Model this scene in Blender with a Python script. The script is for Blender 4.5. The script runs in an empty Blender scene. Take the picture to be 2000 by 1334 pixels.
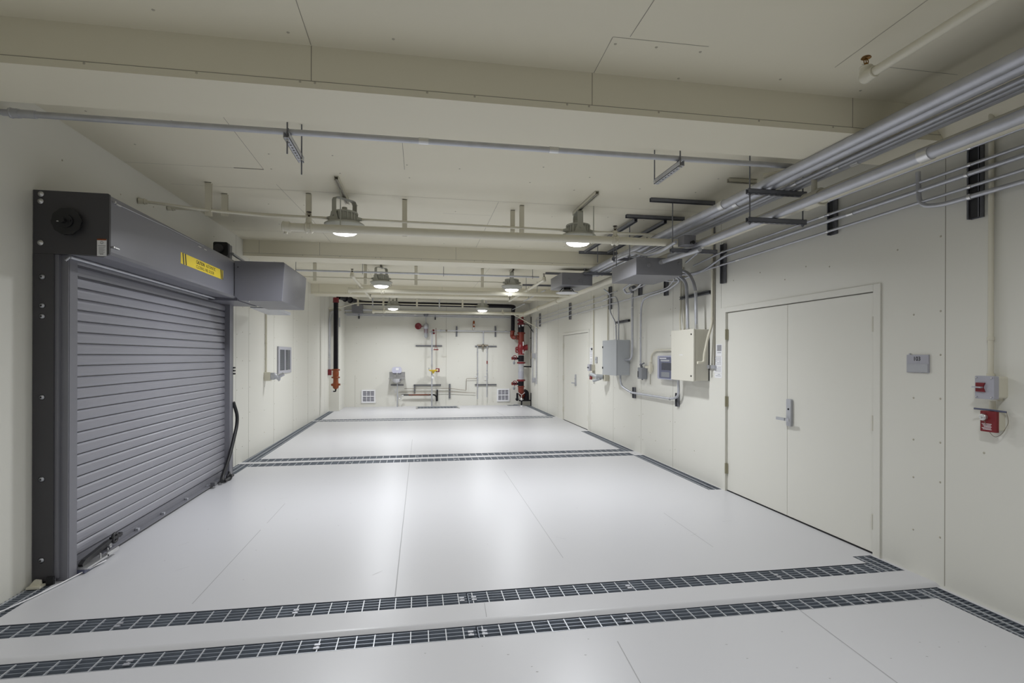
import bpy, bmesh, math, random
from mathutils import Vector, Matrix
C = bpy.context.scene.collection
random.seed(7)
PI = math.pi

# ------------------------------------------------------------------ camera
EYE = 1.6
FOC = 1057.0
YAW = math.radians(9.87)
ROLL = math.radians(.155)
cam = bpy.data.cameras.new('camera')
camo = bpy.data.objects.new('camera', cam)
C.objects.link(camo)
cam.sensor_width = 36.0
cam.lens = FOC / 2000 * 36
cam.shift_y = (696.5 - 667) / 2000
cam.clip_start = .05
camo.location = (0, 0, EYE)
camo.rotation_euler = (Matrix.Rotation(-YAW, 3, 'Z') @ Matrix.Rotation(PI / 2, 3, 'X') @ Matrix.Rotation(ROLL, 3, 'Z')).to_euler()
bpy.context.scene.camera = camo

# ------------------------------------------------------------------ world, exposure
LAMP_W = 43.0            # each ceiling luminaire
FRONT_W = 21.0           # the pair of luminaires over the camera
world = bpy.data.worlds.new('world')
bpy.context.scene.world = world
world.use_nodes = True
world.node_tree.nodes['Background'].inputs[0].default_value = (.9, .92, 1, 1)
world.node_tree.nodes['Background'].inputs[1].default_value = .02
vs = bpy.context.scene.view_settings
vs.view_transform = 'Standard'
vs.look = 'None'
vs.gamma = 1
vs.exposure = 0.13
vs.use_curve_mapping = False
cy = bpy.context.scene.cycles
cy.max_bounces = 8
cy.diffuse_bounces = 5
cy.glossy_bounces = 3
cy.use_denoising = True

# ------------------------------------------------------------------ measuring: the ray through a point of the frame, met with a real plane of the room
def on(axis, val, px, py):
    u = (px - 1000) / FOC; v = (696.5 - py) / FOC
    c, s = math.cos(ROLL), math.sin(ROLL)
    X = u * c - v * s; Z = v * c + u * s
    a, b = math.cos(YAW), math.sin(YAW)
    d = (X * a + b, a - X * b, Z)
    t = (val - (0, 0, EYE)[axis]) / d[axis]
    return Vector((t * d[0], t * d[1], EYE + t * d[2]))

# ------------------------------------------------------------------ materials
def mat(name, col, rough=.5, metal=0.0, emit=None, bump=0.0, bscale=60, mottle=0.0, mscale=8, spec=.5, alpha=None):
    m = bpy.data.materials.new(name); m.use_nodes = True
    nt = m.node_tree; b = nt.nodes['Principled BSDF']
    b.inputs['Base Color'].default_value = (*col, 1)
    b.inputs['Roughness'].default_value = rough
    b.inputs['Metallic'].default_value = metal
    b.inputs['Specular IOR Level'].default_value = spec
    if emit:
        b.inputs['Emission Color'].default_value = (*emit[0], 1)
        b.inputs['Emission Strength'].default_value = emit[1]
    if alpha is not None:
        b.inputs['Transmission Weight'].default_value = alpha
    tc = nt.nodes.new('ShaderNodeTexCoord')
    if mottle:
        n = nt.nodes.new('ShaderNodeTexNoise'); n.inputs['Scale'].default_value = mscale; n.inputs['Detail'].default_value = 4
        r = nt.nodes.new('ShaderNodeMapRange')
        r.inputs['From Min'].default_value = .3; r.inputs['From Max'].default_value = .7
        r.inputs['To Min'].default_value = 1 - mottle; r.inputs['To Max'].default_value = 1 + mottle
        mx = nt.nodes.new('ShaderNodeMix'); mx.data_type = 'RGBA'; mx.blend_type = 'MULTIPLY'
        mx.inputs['Factor'].default_value = 1
        mx.inputs['A'].default_value = (*col, 1)
        nt.links.new(tc.outputs['Object'], n.inputs['Vector'])
        nt.links.new(n.outputs['Fac'], r.inputs['Value'])
        nt.links.new(r.outputs['Result'], mx.inputs['B'])
        nt.links.new(mx.outputs['Result'], b.inputs['Base Color'])
        r2 = nt.nodes.new('ShaderNodeMapRange')
        r2.inputs['To Min'].default_value = max(.02, rough - .08); r2.inputs['To Max'].default_value = rough + .1
        nt.links.new(n.outputs['Fac'], r2.inputs['Value'])
        nt.links.new(r2.outputs['Result'], b.inputs['Roughness'])
    if bump:
        n2 = nt.nodes.new('ShaderNodeTexNoise'); n2.inputs['Scale'].default_value = bscale; n2.inputs['Detail'].default_value = 3
        bp = nt.nodes.new('ShaderNodeBump'); bp.inputs['Strength'].default_value = bump; bp.inputs['Distance'].default_value = .01
        nt.links.new(tc.outputs['Object'], n2.inputs['Vector'])
        nt.links.new(n2.outputs['Fac'], bp.inputs['Height'])
        nt.links.new(bp.outputs['Normal'], b.inputs['Normal'])
    return m

M = dict(
    wall=mat('cream_wall_paint', (.71, .70, .64), .42, bump=.03, bscale=1.2),
    ceil=mat('cream_ceiling_paint', (.75, .71, .575), .5, bump=.03, bscale=1.0),
    floor=mat('pale_grey_floor_coating', (.60, .60, .622), .34, bump=.012, bscale=1.6),
    strip=mat('pale_grey_strip_coating', (.57, .57, .57), .3, mottle=.03, mscale=2),
    seam=mat('seam_sealant', (.30, .28, .23), .7),
    fseam=mat('floor_seam', (.38, .38, .39), .7),
    screw=mat('painted_screw', (.46, .43, .35), .5),
    cream=mat('cream_pipe_paint', (.66, .63, .52), .35, bump=.03, bscale=30),
    pan=mat('trench_pan', (.13, .145, .175), .5, .3, mottle=.12, mscale=3),
    grate=mat('galvanised_grating', (.34, .37, .42), .42, .6, mottle=.12, mscale=6),
    rod=mat('grating_rod', (.62, .64, .67), .4, .5),
    galv=mat('galvanised_conduit', (.52, .53, .57), .42, .6, mottle=.07, mscale=9),
    galvd=mat('dull_galvanised_strut', (.19, .195, .22), .5, .35, mottle=.1, mscale=14),
    bstrut=mat('grey_strut', (.26, .26, .28), .5, .3),
    bright=mat('bright_zinc', (.68, .68, .68), .3, .85),
    dgrey=mat('charcoal_door_paint', (.105, .105, .118), .38, .15, mottle=.03, mscale=3),
    curtain=mat('grey_curtain_paint', (.275, .275, .31), .38, .2, mottle=.03, mscale=1.6),
    hood=mat('grey_hood_paint', (.185, .185, .21), .40, .1, mottle=.04, mscale=2),
    plate=mat('dark_bracket_paint', (.062, .060, .066), .5, .1),
    black=mat('black_plastic', (.012, .012, .014), .45),
    blackpipe=mat('black_iron_pipe', (.007, .006, .010), .5, spec=.25),
    red=mat('red_paint', (.19, .008, .013), .4),
    dred=mat('dark_red_paint', (.17, .010, .018), .35),
    orange=mat('orange_coupling', (.26, .055, .008), .42),
    rorange=mat('orange_red_fitting', (.17, .022, .010), .42),
    yellow=mat('yellow_plastic', (.78, .55, .03), .4),
    signy=mat('yellow_sign_film', (.80, .62, .05), .45),
    white=mat('white_paper', (.80, .80, .82), .6),
    ink=mat('black_ink', (.02, .02, .022), .6),  # print and small black parts, also the shade painted into gaps and hollows
    greyink=mat('grey_print', (.30, .30, .32), .6),
    encl=mat('grey_enclosure_paint', (.44, .46, .48), .4),
    enclc=mat('cream_enclosure_paint', (.66, .64, .56), .4),
    box=mat('pull_box_paint', (.22, .22, .24), .4, .25),
    darkbrass=mat('dark_bronze', (.05, .035, .02), .45, .5),
    brass=mat('aged_brass', (.25, .13, .03), .4, .7),
    steel=mat('stainless_steel', (.62, .62, .63), .22, .95),
    lensoff=mat('white_plastic', (.74, .74, .74), .35),
    lens=mat('lit_lens', (.9, .9, .9), .3, emit=((.96, .98, 1), 14)),
    luma=mat('luminaire_paint', (.42, .42, .37), .5),
    hinge=mat('tarnished_hinge', (.34, .32, .23), .4, .5),
    copper=mat('copper_line', (.27, .235, .185), .4, .7),
    rust=mat('brown_drain_pipe', (.17, .060, .035), .45, .2),
    teal=mat('blue_grey_plastic', (.12, .13, .20), .4),
    blue=mat('pale_blue_grey_plastic', (.40, .41, .52), .4),
    screen=mat('dark_display', (.03, .035, .06), .2),
    lav=mat('pale_lavender_plastic', (.55, .55, .66), .3),
    signg=mat('room_sign_plastic', (.40, .40, .45), .35),
    signl=mat('room_sign_window', (.42, .43, .46), .2),
    smoke=mat('grey_device_plastic', (.24, .25, .27), .45),
)

# ------------------------------------------------------------------ mesh collector
class MB:
    def __init__(self):
        self.v = []; self.f = []; self.mi = []; self.m = 0; self.sm = []
    def add(self, vs_, fs, smooth=False):
        n = len(self.v)
        self.v += [tuple(p) for p in vs_]
        for f in fs:
            self.f.append(tuple(i + n for i in f)); self.mi.append(self.m); self.sm.append(smooth)
        return self
    def box(self, x0, x1, y0, y1, z0, z1):
        if x0 > x1: x0, x1 = x1, x0
        if y0 > y1: y0, y1 = y1, y0
        if z0 > z1: z0, z1 = z1, z0
        v = [(x0, y0, z0), (x1, y0, z0), (x1, y1, z0), (x0, y1, z0), (x0, y0, z1), (x1, y0, z1), (x1, y1, z1), (x0, y1, z1)]
        return self.add(v, [(0, 3, 2, 1), (4, 5, 6, 7), (0, 1, 5, 4), (1, 2, 6, 5), (2, 3, 7, 6), (3, 0, 4, 7)])
    def rbox(self, x0, x1, y0, y1, z0, z1, r=.01, axis=0):
        """box whose four edges along `axis` are rounded"""
        lo = [min(x0, x1), min(y0, y1), min(z0, z1)]; hi = [max(x0, x1), max(y0, y1), max(z0, z1)]
        o = [i for i in range(3) if i != axis]
        pts = []
        for cx_, cy_, a0 in ((hi[o[0]] - r, hi[o[1]] - r, 0), (lo[o[0]] + r, hi[o[1]] - r, 90), (lo[o[0]] + r, lo[o[1]] + r, 180), (hi[o[0]] - r, lo[o[1]] + r, 270)):
            for k in range(5):
                a = math.radians(a0 + k * 22.5)
                pts.append((cx_ + r * math.cos(a), cy_ + r * math.sin(a)))
        return self.prism(pts, axis, lo[axis], hi[axis])
    def prism(self, pts, axis, a, b):
        """extrude a polygon (coordinates in the two other axes) along axis from a to b"""
        o = [i for i in range(3) if i != axis]; n = len(pts); v = []
        for t in (a, b):
            for p in pts:
                q = [0, 0, 0]; q[axis] = t; q[o[0]] = p[0]; q[o[1]] = p[1]; v.append(q)
        fs = [tuple(range(n)), tuple(range(2 * n - 1, n - 1, -1))] + [(i, (i + 1) % n, n + (i + 1) % n, n + i) for i in range(n)]
        return self.add(v, fs)
    def cyl(self, p0, p1, r0, r1=None, n=16, caps=True):
        r1 = r0 if r1 is None else r1
        p0 = Vector(p0); p1 = Vector(p1); d = (p1 - p0).normalized()
        a = d.orthogonal().normalized(); b = d.cross(a)
        v = []
        for p, r in ((p0, r0), (p1, r1)):
            for i in range(n):
                t = 2 * PI * i / n
                v.append(p + (a * math.cos(t) + b * math.sin(t)) * r)
        m = len(self.f)
        self.add(v, [(i, (i + 1) % n, n + (i + 1) % n, n + i) for i in range(n)], True)
        if caps:
            self.add(v[:n], [tuple(range(n - 1, -1, -1))]); self.add(v[n:], [tuple(range(n))])
        return self
    def lathe(self, o, prof, axis=(0, 0, 1), n=28):
        """revolve (radius, height) profile about axis through o"""
        o = Vector(o); d = Vector(axis).normalized(); a = d.orthogonal().normalized(); b = d.cross(a); v = []
        for r, h in prof:
            for i in range(n):
                t = 2 * PI * i / n
                v.append(o + d * h + (a * math.cos(t) + b * math.sin(t)) * max(r, .0002))
        fs = []
        for k in range(len(prof) - 1):
            for i in range(n):
                fs.append((k * n + i, k * n + (i + 1) % n, (k + 1) * n + (i + 1) % n, (k + 1) * n + i))
        self.add(v, fs, True)
        return self
    def sphere(self, o, r, n=14, sc=(1, 1, 1)):
        o = Vector(o); v = []; fs = []
        for k in range(n // 2 + 1):
            ph = PI * k / (n // 2)
            for i in range(n):
                t = 2 * PI * i / n
                v.append(o + Vector((r * sc[0] * math.sin(ph) * math.cos(t), r * sc[1] * math.sin(ph) * math.sin(t), r * sc[2] * math.cos(ph))))
        for k in range(n // 2):
            for i in range(n):
                fs.append((k * n + i, k * n + (i + 1) % n, (k + 1) * n + (i + 1) % n, (k + 1) * n + i))
        return self.add(v, fs, True)
    def torus(self, o, R_, r, axis=(0, 0, 1), n=28, k=8):
        o = Vector(o); d = Vector(axis).normalized(); a = d.orthogonal().normalized(); b = d.cross(a); v = []
        for i in range(n):
            t = 2 * PI * i / n; e = a * math.cos(t) + b * math.sin(t)
            for j in range(k):
                s = 2 * PI * j / k
                v.append(o + e * (R_ + r * math.cos(s)) + d * r * math.sin(s))
        return self.add(v, [(i * k + j, i * k + (j + 1) % k, ((i + 1) % n) * k + (j + 1) % k, ((i + 1) % n) * k + j) for i in range(n) for j in range(k)], True)
    def tube(self, pts, r, bend=.0, n=12, seg=6):
        P = [Vector(p) for p in pts]
        if bend > 0 and len(P) > 2:
            Q = [P[0]]
            for i in range(1, len(P) - 1):
                a = (P[i - 1] - P[i]); b = (P[i + 1] - P[i])
                l = min(bend, a.length * .48, b.length * .48)
                a = a.normalized(); b = b.normalized()
                if abs(a.dot(b)) > .9995: Q.append(P[i]); continue
                s, e = P[i] + a * l, P[i] + b * l
                for k in range(seg + 1):
                    t = k / seg
                    Q.append(s * (1 - t) ** 2 + P[i] * 2 * t * (1 - t) + e * t * t)
            Q.append(P[-1]); P = Q
        d = (P[1] - P[0]).normalized(); a = d.orthogonal().normalized(); v = []
        for i, p in enumerate(P):
            if i == 0: t = P[1] - P[0]
            elif i == len(P) - 1: t = P[-1] - P[-2]
            else: t = (P[i + 1] - P[i]).normalized() + (P[i] - P[i - 1]).normalized()
            t = t.normalized(); a = (a - t * a.dot(t)).normalized(); b = t.cross(a)
            for k in range(n):
                w = 2 * PI * k / n
                v.append(p + (a * math.cos(w) + b * math.sin(w)) * r)
        m = len(P)
        self.add(v, [(i * n + k, i * n + (k + 1) % n, (i + 1) * n + (k + 1) % n, (i + 1) * n + k) for i in range(m - 1) for k in range(n)], True)
        self.add(v[:n], [tuple(range(n - 1, -1, -1))]); self.add(v[-n:], [tuple(range(n))])
        return self
    def build(self, name, mats, parent=None, bevel=0):
        if not isinstance(mats, (list, tuple)): mats = [mats]
        off = Vector((0, 0, 0)); p = parent
        while p is not None: off += p.location; p = p.parent
        me = bpy.data.meshes.new(name)
        me.from_pydata([tuple(Vector(v) - off) for v in self.v], [], self.f)
        for m in mats: me.materials.append(M[m] if isinstance(m, str) else m)
        me.polygons.foreach_set('material_index', self.mi)
        me.polygons.foreach_set('use_smooth', self.sm)
        bm = bmesh.new(); bm.from_mesh(me)
        bmesh.ops.recalc_face_normals(bm, faces=bm.faces)
        bm.to_mesh(me); bm.free(); me.update()
        o = bpy.data.objects.new(name, me); C.objects.link(o)
        if parent is not None: o.parent = parent
        if bevel:
            b = o.modifiers.new('bevel', 'BEVEL'); b.width = bevel; b.segments = 2; b.limit_method = 'ANGLE'
        return o

def tag(o, label, cat, group=None):
    o['label'] = label; o['category'] = cat
    if group: o['group'] = group
    return o
def thing(name, label, cat, loc, group=None):
    o = bpy.data.objects.new(name, None); C.objects.link(o)
    o.location = loc; o.empty_display_size = .05
    return tag(o, label, cat, group)
def struct(o):
    o['kind'] = 'structure'; return o
def text(s, size, origin, xdir, ydir, parent, name, m='ink', bold=0.0, sx=1.0):
    """flat lettering in the plane (xdir, ydir) with origin at its lower left"""
    cu = bpy.data.curves.new(name, 'FONT'); cu.body = s; cu.size = size; cu.extrude = .0004; cu.offset = bold
    t = bpy.data.objects.new(name, cu); C.objects.link(t)
    dg = bpy.context.evaluated_depsgraph_get()
    me = bpy.data.meshes.new_from_object(t.evaluated_get(dg))
    bpy.data.objects.remove(t, do_unlink=True)
    X = Vector(xdir).normalized(); Y = Vector(ydir).normalized(); Z = X.cross(Y)
    off = Vector((0, 0, 0)); p = parent
    while p is not None: off += p.location; p = p.parent
    for v in me.vertices:
        v.co = Vector(origin) + X * v.co.x * sx + Y * v.co.y + Z * v.co.z - off
    me.materials.clear(); me.materials.append(M[m])
    o = bpy.data.objects.new(name, me); C.objects.link(o); o.parent = parent
    return o

# ================================================================== THE SHELL
XR = 3.64                                   # right wall
ZC = 3.36                                   # ceiling
YB = 17.65                                  # back wall
Y0 = -1.6                                   # wall behind the camera
def LX(y): return -2.65 + .0085 * (y - 4)   # left wall

# ---- floor with its drain trenches
TR = []                                     # x0, x1, y0, y1
TR += [(-2.66, -2.505, Y0, 3.245), (-2.66, -2.505, 3.50, 4.27), (3.445, 3.61, Y0, 3.245), (3.445, 3.61, 3.50, 3.815)]
TR += [(-2.505, 3.445, 3.50, 3.675), (-2.505, 3.445, 3.095, 3.245)]
TR += [(-2.42, 3.48, 8.33, 8.56), (-2.40, 3.46, 8.70, 8.92)]
TR += [(-2.61, -2.42, 7.85, 8.56), (-2.61, -2.40, 8.70, 13.92), (3.46, 3.63, 6.02, 8.33), (3.46, 3.63, 8.70, 11.2)]
TR += [(-2.40, 3.5, 13.78, 13.92), (-2.38, 3.46, 14.05, 14.22), (-2.57, -2.38, 14.05, 16.3), (3.46, 3.63, 14.05, 17.4)]
TR += [(-.05, 1.28, 16.75, 17.45), (2.9, 3.25, 17.35, 17.6)]
xs = sorted({-2.8, 3.8} | {t[0] for t in TR} | {t[1] for t in TR})
ys = sorted({Y0, YB + .1, 3.29} | {t[2] for t in TR} | {t[3] for t in TR})
def intr(x, y): return any(t[0] < x < t[1] and t[2] < y < t[3] for t in TR)
def fz(y): return -.018 if y < 3.245 else 0.0
fm = MB(); pm = MB(); DEP = .065
for i in range(len(xs) - 1):
    for j in range(len(ys) - 1):
        x0, x1, y0, y1 = xs[i], xs[i + 1], ys[j], ys[j + 1]
        cx, cyy = (x0 + x1) / 2, (y0 + y1) / 2; z = fz(cyy)
        if intr(cx, cyy):
            pm.add([(x0, y0, -DEP), (x1, y0, -DEP), (x1, y1, -DEP), (x0, y1, -DEP)], [(0, 1, 2, 3)])
            continue
        if 3.245 < cyy < 3.29:               # rolled front lip of the strip
            prof = [(y0 + (y1 - y0) * k / 6, -.018 + .018 * math.sin(PI / 2 * k / 6)) for k in range(7)]
            for k in range(6):
                a, b = prof[k], prof[k + 1]
                fm.add([(x0, a[0], a[1]), (x1, a[0], a[1]), (x1, b[0], b[1]), (x0, b[0], b[1])], [(0, 1, 2, 3)], True)
            z = -.018
        else:
            fm.add([(x0, y0, z), (x1, y0, z), (x1, y1, z), (x0, y1, z)], [(0, 1, 2, 3)])
        for (ax, ay, bx, by, ex, ey) in ((x0, y0, x1, y0, cx, y0 - .001), (x0, y1, x1, y1, cx, y1 + .001), (x0, y0, x0, y1, x0 - .001, cyy), (x1, y0, x1, y1, x1 + .001, cyy)):
            if intr(ex, ey):
                pm.add([(ax, ay, -DEP), (bx, by, -DEP), (bx, by, z), (ax, ay, z)], [(0, 1, 2, 3)])
# weld seams in the coating, drawn as hair-thin strips lying on it
fm.m = 1
def fseam(x0, y0, x1, y1, w=.0035):
    z = fz((y0 + y1) / 2) + .0006; d = Vector((x1 - x0, y1 - y0)).normalized(); nx, ny = -d.y * w / 2, d.x * w / 2
    fm.add([(x0 - nx, y0 - ny, z), (x1 - nx, y1 - ny, z), (x1 + nx, y1 + ny, z), (x0 + nx, y0 + ny, z)], [(0, 1, 2, 3)])
fseam(-.145, 3.69, -.118, 8.3, .006)
fseam(1.142, 4.17, 1.195, 7.5, .004)
fseam(-1.429, 3.79, -1.42, 5.3, .005); fseam(-1.417, 5.5, -1.415, 6.2, .004)
fseam(2.455, 4.2, 2.49, 5.2, .004); fseam(2.344, 2.2, 2.412, 3.09, .006); fseam(1.09, 2.5, 1.123, 2.93, .005)
fseam(.42, 3.30, .43, 3.49, .004); fseam(-.11, 8.95, -.1, 10.6, .006); fseam(2.3, 14.4, 2.25, 15.6, .01)
for k in range(70):
    x = random.uniform(-2.3, 3.3); y = random.choice([random.uniform(2.3, 3.05), random.uniform(3.7, 8.2)])
    fseam(x, y, x + random.uniform(.004, .012), y + random.uniform(-.004, .004), .006)
for k in range(7):
    x = random.uniform(-2, 3); y = random.uniform(3.8, 7); a = random.uniform(0, 3)
    fseam(x, y, x + .1 * math.cos(a), y + .1 * math.sin(a), .0018)
struct(fm.build('floor', ['floor', 'fseam']))
struct(pm.build('trim_1', 'pan'))           # the trench pans under the gratings

# ---- gratings
def grating(x0, x1, y0, y1, label, group=None, clips=(), pitch=.034, rp=.1016, off=0.0, frame=True, z=None, rodmax=None):
    z = (fz((y0 + y1) / 2) - .002) if z is None else z
    t = thing('floor_grating', label, 'floor grating', ((x0 + x1) / 2, (y0 + y1) / 2, -.04), group)
    n = max(1, int((y1 - y0 - .012) / pitch))
    pts = [(x0, y0 + .005)]                  # bearing bars joined by the banding bar at one end
    for k in range(n + 1):
        y = y0 + .008 + (y1 - y0 - .016) * k / n
        pts += [(x0 + .004, y - .0028), (x1, y - .0028), (x1, y + .0028), (x0 + .004, y + .0028)]
    pts += [(x0, y1 - .005)]
    MB().prism(pts, 2, z - .030, z - .002).build('bar_lattice', 'grate', t)
    pts = [(x0, y0 + .001)]; top = [(x0, y0 + .004)]; x = x0 + .03 + off
    while x < x1 - .005:
        top += [(x - .0032, y0 + .004), (x - .0032, y1 - .003), (x + .0032, y1 - .003), (x + .0032, y0 + .004)]
        x += rp
    top += [(x1, y0 + .004)]
    pts = top + [(x1, y0 + .001), (x0, y0 + .001)]
    MB().prism(pts, 2, z - .008, z + .0005).build('rod_lattice', 'rod', t)
    for cx in clips:
        c = MB(); yc = (y0 + y1) / 2
        c.box(cx - .016, cx + .016, yc - .040, yc - .020, z - .001, z + .004)
        c.box(cx - .016, cx + .016, yc - .004, yc + .016, z - .001, z + .004)
        c.box(cx - .010, cx + .010, yc - .022, yc - .002, z - .016, z - .012)
        c.cyl((cx, yc - .012, z - .016), (cx, yc - .012, z + .001), .005, n=8)
        c.build('saddle_clip', 'galv', t)
    return t
grating(-2.505, .325, 3.50, 3.665, 'long bar grating left of the joint in the nearest rear floor trench', clips=(-1.75, -.75, .29))
grating(.333, 3.445, 3.50, 3.665, 'long bar grating right of the joint in the nearest rear floor trench', clips=(.37, 1.45, 2.6, 3.2))
grating(-2.505, .345, 3.10, 3.24, 'bar grating left of the joint in the trench closest to the camera', clips=(-1.5, -.55, .31))
grating(.353, 3.445, 3.10, 3.24, 'bar grating right of the joint in the trench closest to the camera', clips=(.39, 1.27, 2.3, 2.95))
grating(-2.66, -2.508, 2.2, 3.24, 'short side grating along left wall in front of the nearest cross trenches', rp=.075)
grating(-2.66, -2.508, 3.505, 4.265, 'dark side grating at the foot of the fire door left jamb', rp=.075)
grating(3.448, 3.608, 1.6, 3.24, 'side grating along the right wall at the lower right corner', rp=.07)
grating(3.448, 3.608, 3.505, 3.812, 'stub of side grating under the right jamb of the near double door', rp=.07)
grating(-2.42, .6, 8.335, 8.555, 'left panel of the grating just in front of the mid room strip', clips=(-1, 0, .58))
grating(.606, 3.478, 8.335, 8.555, 'right panel of the grating just in front of the mid room strip', clips=(.63, 1.6, 2.6))
grating(-2.398, .6, 8.705, 8.915, 'left panel of the grating just behind the mid room strip', clips=(-1, 0, .58))
grating(.606, 3.458, 8.705, 8.915, 'right panel of the grating just behind the mid room strip', clips=(.63, 1.6, 2.6))
grating(-2.61, -2.422, 7.855, 8.555, 'side grating between the fire door right jamb and the mid room trench', rp=.075)
grating(-2.61, -2.402, 8.705, 13.915, 'long side grating along the left wall beneath the louver', rp=.075)
grating(3.462, 3.628, 6.025, 8.325, 'side grating on the right from the near double door to the mid trench', rp=.07)
grating(3.462, 3.628, 8.705, 11.19, 'side grating on the right from the mid trench to the far double door', rp=.07)
grating(-2.398, 3.498, 13.785, 13.915, 'front grating of the farthest pair of cross trenches')
grating(-2.378, 3.458, 14.055, 14.215, 'rear grating of the farthest pair of cross trenches')
grating(-2.57, -2.382, 14.055, 16.29, 'side grating ending at the cream chase in the far left corner', rp=.075)
grating(3.462, 3.628, 14.055, 17.39, 'side grating in the far right corner by the fire riser', rp=.07)
sgr = grating(-.045, 1.275, 16.755, 17.445, 'wide floor grating under the eyewash and shower pipe')
b = MB(); b.box(-.05, 1.28, 16.75, 16.80, -.03, .006); b.box(-.05, 1.28, 17.40, 17.45, -.03, .006); b.box(-.05, 0, 16.75, 17.45, -.03, .006); b.box(1.23, 1.28, 16.75, 17.45, -.03, .006); b.build('frame', 'bright', sgr)
grating(2.905, 3.245, 17.355, 17.595, 'small grating in the floor left of the fire riser foot')

# ---- walls
def screws(mb, pts, axis, sgn, r=.008, h=.004):
    for p in pts:
        d = [0, 0, 0]; d[axis] = sgn * h
        mb.cyl(p, (p[0] + d[0], p[1] + d[1], p[2] + d[2]), r, r * .6, n=8)
D1 = (3.745, 6.0); D2 = (11.20, 13.40); DH = 2.195
wr = MB()
for a, b in ((Y0, D1[0]), (D1[1], D2[0]), (D2[1], YB + .1)): wr.box(XR, XR + .1, a, b, -.07, ZC + .1)
for a, b in (D1, D2): wr.box(XR, XR + .1, a, b, DH, ZC + .1)
wr.m = 1
for y, z0, z1 in ((3.215, 0, ZC), (6.06, DH, ZC), (7.32, 0, ZC), (8.45, 0, ZC), (9.74, 0, ZC), (11.10, 0, ZC), (13.82, 0, ZC), (15.0, 0, ZC), (16.3, 0, ZC), (1.95, 0, ZC)):
    wr.box(XR - .0008, XR + .001, y - .0025, y + .0025, z0, z1)
wr.m = 2
pts = []
for z in (.33, .72, 1.0, 1.31, 1.62, 1.93): pts += [(XR, 3.25, z), (XR, 3.46, z - .01)]
for y in (3.25, 3.6, 4.3, 4.6, 4.9, 5.3, 5.8, 6.3): pts.append((XR, y, 2.42 + random.uniform(-.05, .1)))
for y in (7.25, 7.4, 8.38, 8.52, 9.67, 11.0, 13.9, 15.1): 
    for z in (.25, .65, 1.05, 1.5, 1.9, 2.3): pts.append((XR, y, z + random.uniform(-.03, .03)))
for y, z in ((2.7, .75), (2.95, .98), (6.7, .35), (7.9, .3), (8.1, .4), (9.2, .35)): pts.append((XR, y, z))
screws(wr, pts, 0, -1)
struct(wr.build('wall_right', ['wall', 'seam', 'screw']))
wl = MB()
wl.add([(LX(Y0), Y0, -.07), (LX(YB + .1), YB + .1, -.07), (LX(YB + .1) - .12, YB + .1, -.07), (LX(Y0) - .12, Y0, -.07),
        (LX(Y0), Y0, ZC + .1), (LX(YB + .1), YB + .1, ZC + .1), (LX(YB + .1) - .12, YB + .1, ZC + .1), (LX(Y0) - .12, Y0, ZC + .1)],
       [(0, 1, 2, 3), (4, 7, 6, 5), (0, 4, 5, 1), (1, 5, 6, 2), (2, 6, 7, 3), (3, 7, 4, 0)])
wl.m = 1
for y in (2.66, 3.93, 8.45, 9.05, 10.5, 12.0, 13.5, 15.0, 15.72):
    wl.box(LX(y) - .002, LX(y) + .001, y - .0025, y + .0025, 0, ZC)
wl.m = 2; pts = []
for y in (8.5, 8.75, 9.1, 9.9, 10.55, 12.05, 12.3, 13.45, 14.3):
    for z in (.25, .7, 1.1, 1.55, 1.95, 2.35): pts.append((LX(y), y, z + random.uniform(-.04, .04)))
for y, z in ((4.6, 3.07), (5.4, 3.05), (6.0, 3.1), (3.6, 2.9), (3.3, 2.6), (7, 2.95), (7.6, 3.15)): pts.append((LX(y), y, z))
screws(wl, pts, 0, 1)
struct(wl.build('wall_left', ['wall', 'seam', 'screw']))
wb = MB(); wb.box(-2.7, XR + .1, YB, YB + .12, -.07, ZC + .1)
wb.m = 1
wb.box(-1.95, -1.945, YB - .001, YB, 0, 1); wb.box(.9, .905, YB - .001, YB, 0, ZC)
wb.m = 2
screws(wb, [(x, YB, z) for x in (-1.9, -1.3, .1, 1.3, 2.45) for z in (.12, .9, 1.45, 2.0, 2.5)], 1, -1, .009)
struct(wb.build('wall_back', ['wall', 'seam', 'screw']))
struct(MB().box(-2.8, XR + .2, Y0 - .12, Y0, -.07, ZC + .1).build('wall_front', 'wall'))
ce = MB(); ce.box(-2.8, XR + .2, Y0 - .1, YB + .2, ZC, ZC + .12)
ce.m = 1
def cs(x0, y0, x1, y1, w=.004):
    d = Vector((x1 - x0, y1 - y0)).normalized(); nx, ny = -d.y * w / 2, d.x * w / 2; z = ZC - .0008
    ce.add([(x0 - nx, y0 - ny, z), (x1 - nx, y1 - ny, z), (x1 + nx, y1 + ny, z), (x0 + nx, y0 + ny, z)], [(0, 1, 2, 3)])
for s in ((-.593, 1.5, -.60, 3.21), (1.137, 1.5, 1.145, 2.82), (1.07, 3.22, 1.052, 2.838), (1.052, 2.838, 1.62, 2.832), (2.437, 1.5, 2.488, 2.9),
          (-1.407, 3.72, -1.438, 5.44), (-2.64, 5.45, -1.44, 5.435), (-2.5, 6.06, 3.6, 6.09), (-1.433, 5.88, -1.37, 7.2), (-.13, 4.5, -.128, 5.2), (2.62, 2.84, 3.3, 2.84),
          (-2.6, 8.1, -1.1, 8.1), (-1.35, 7.2, -1.33, 8.7), (.9, 6.1, .92, 8.7), (-1, 9.3, -1.0, 13.8), (1.4, 9.3, 1.4, 13.8), (-2.5, 11.4, 3.6, 11.4), (.3, 6.7, .9, 6.7)):
    cs(*s)
ce.box(-1.70, -1.44, 5.425, 5.440, ZC - .003, ZC)      # scraped sealant blob on the seam
ce.m = 2
pts = []
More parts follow.
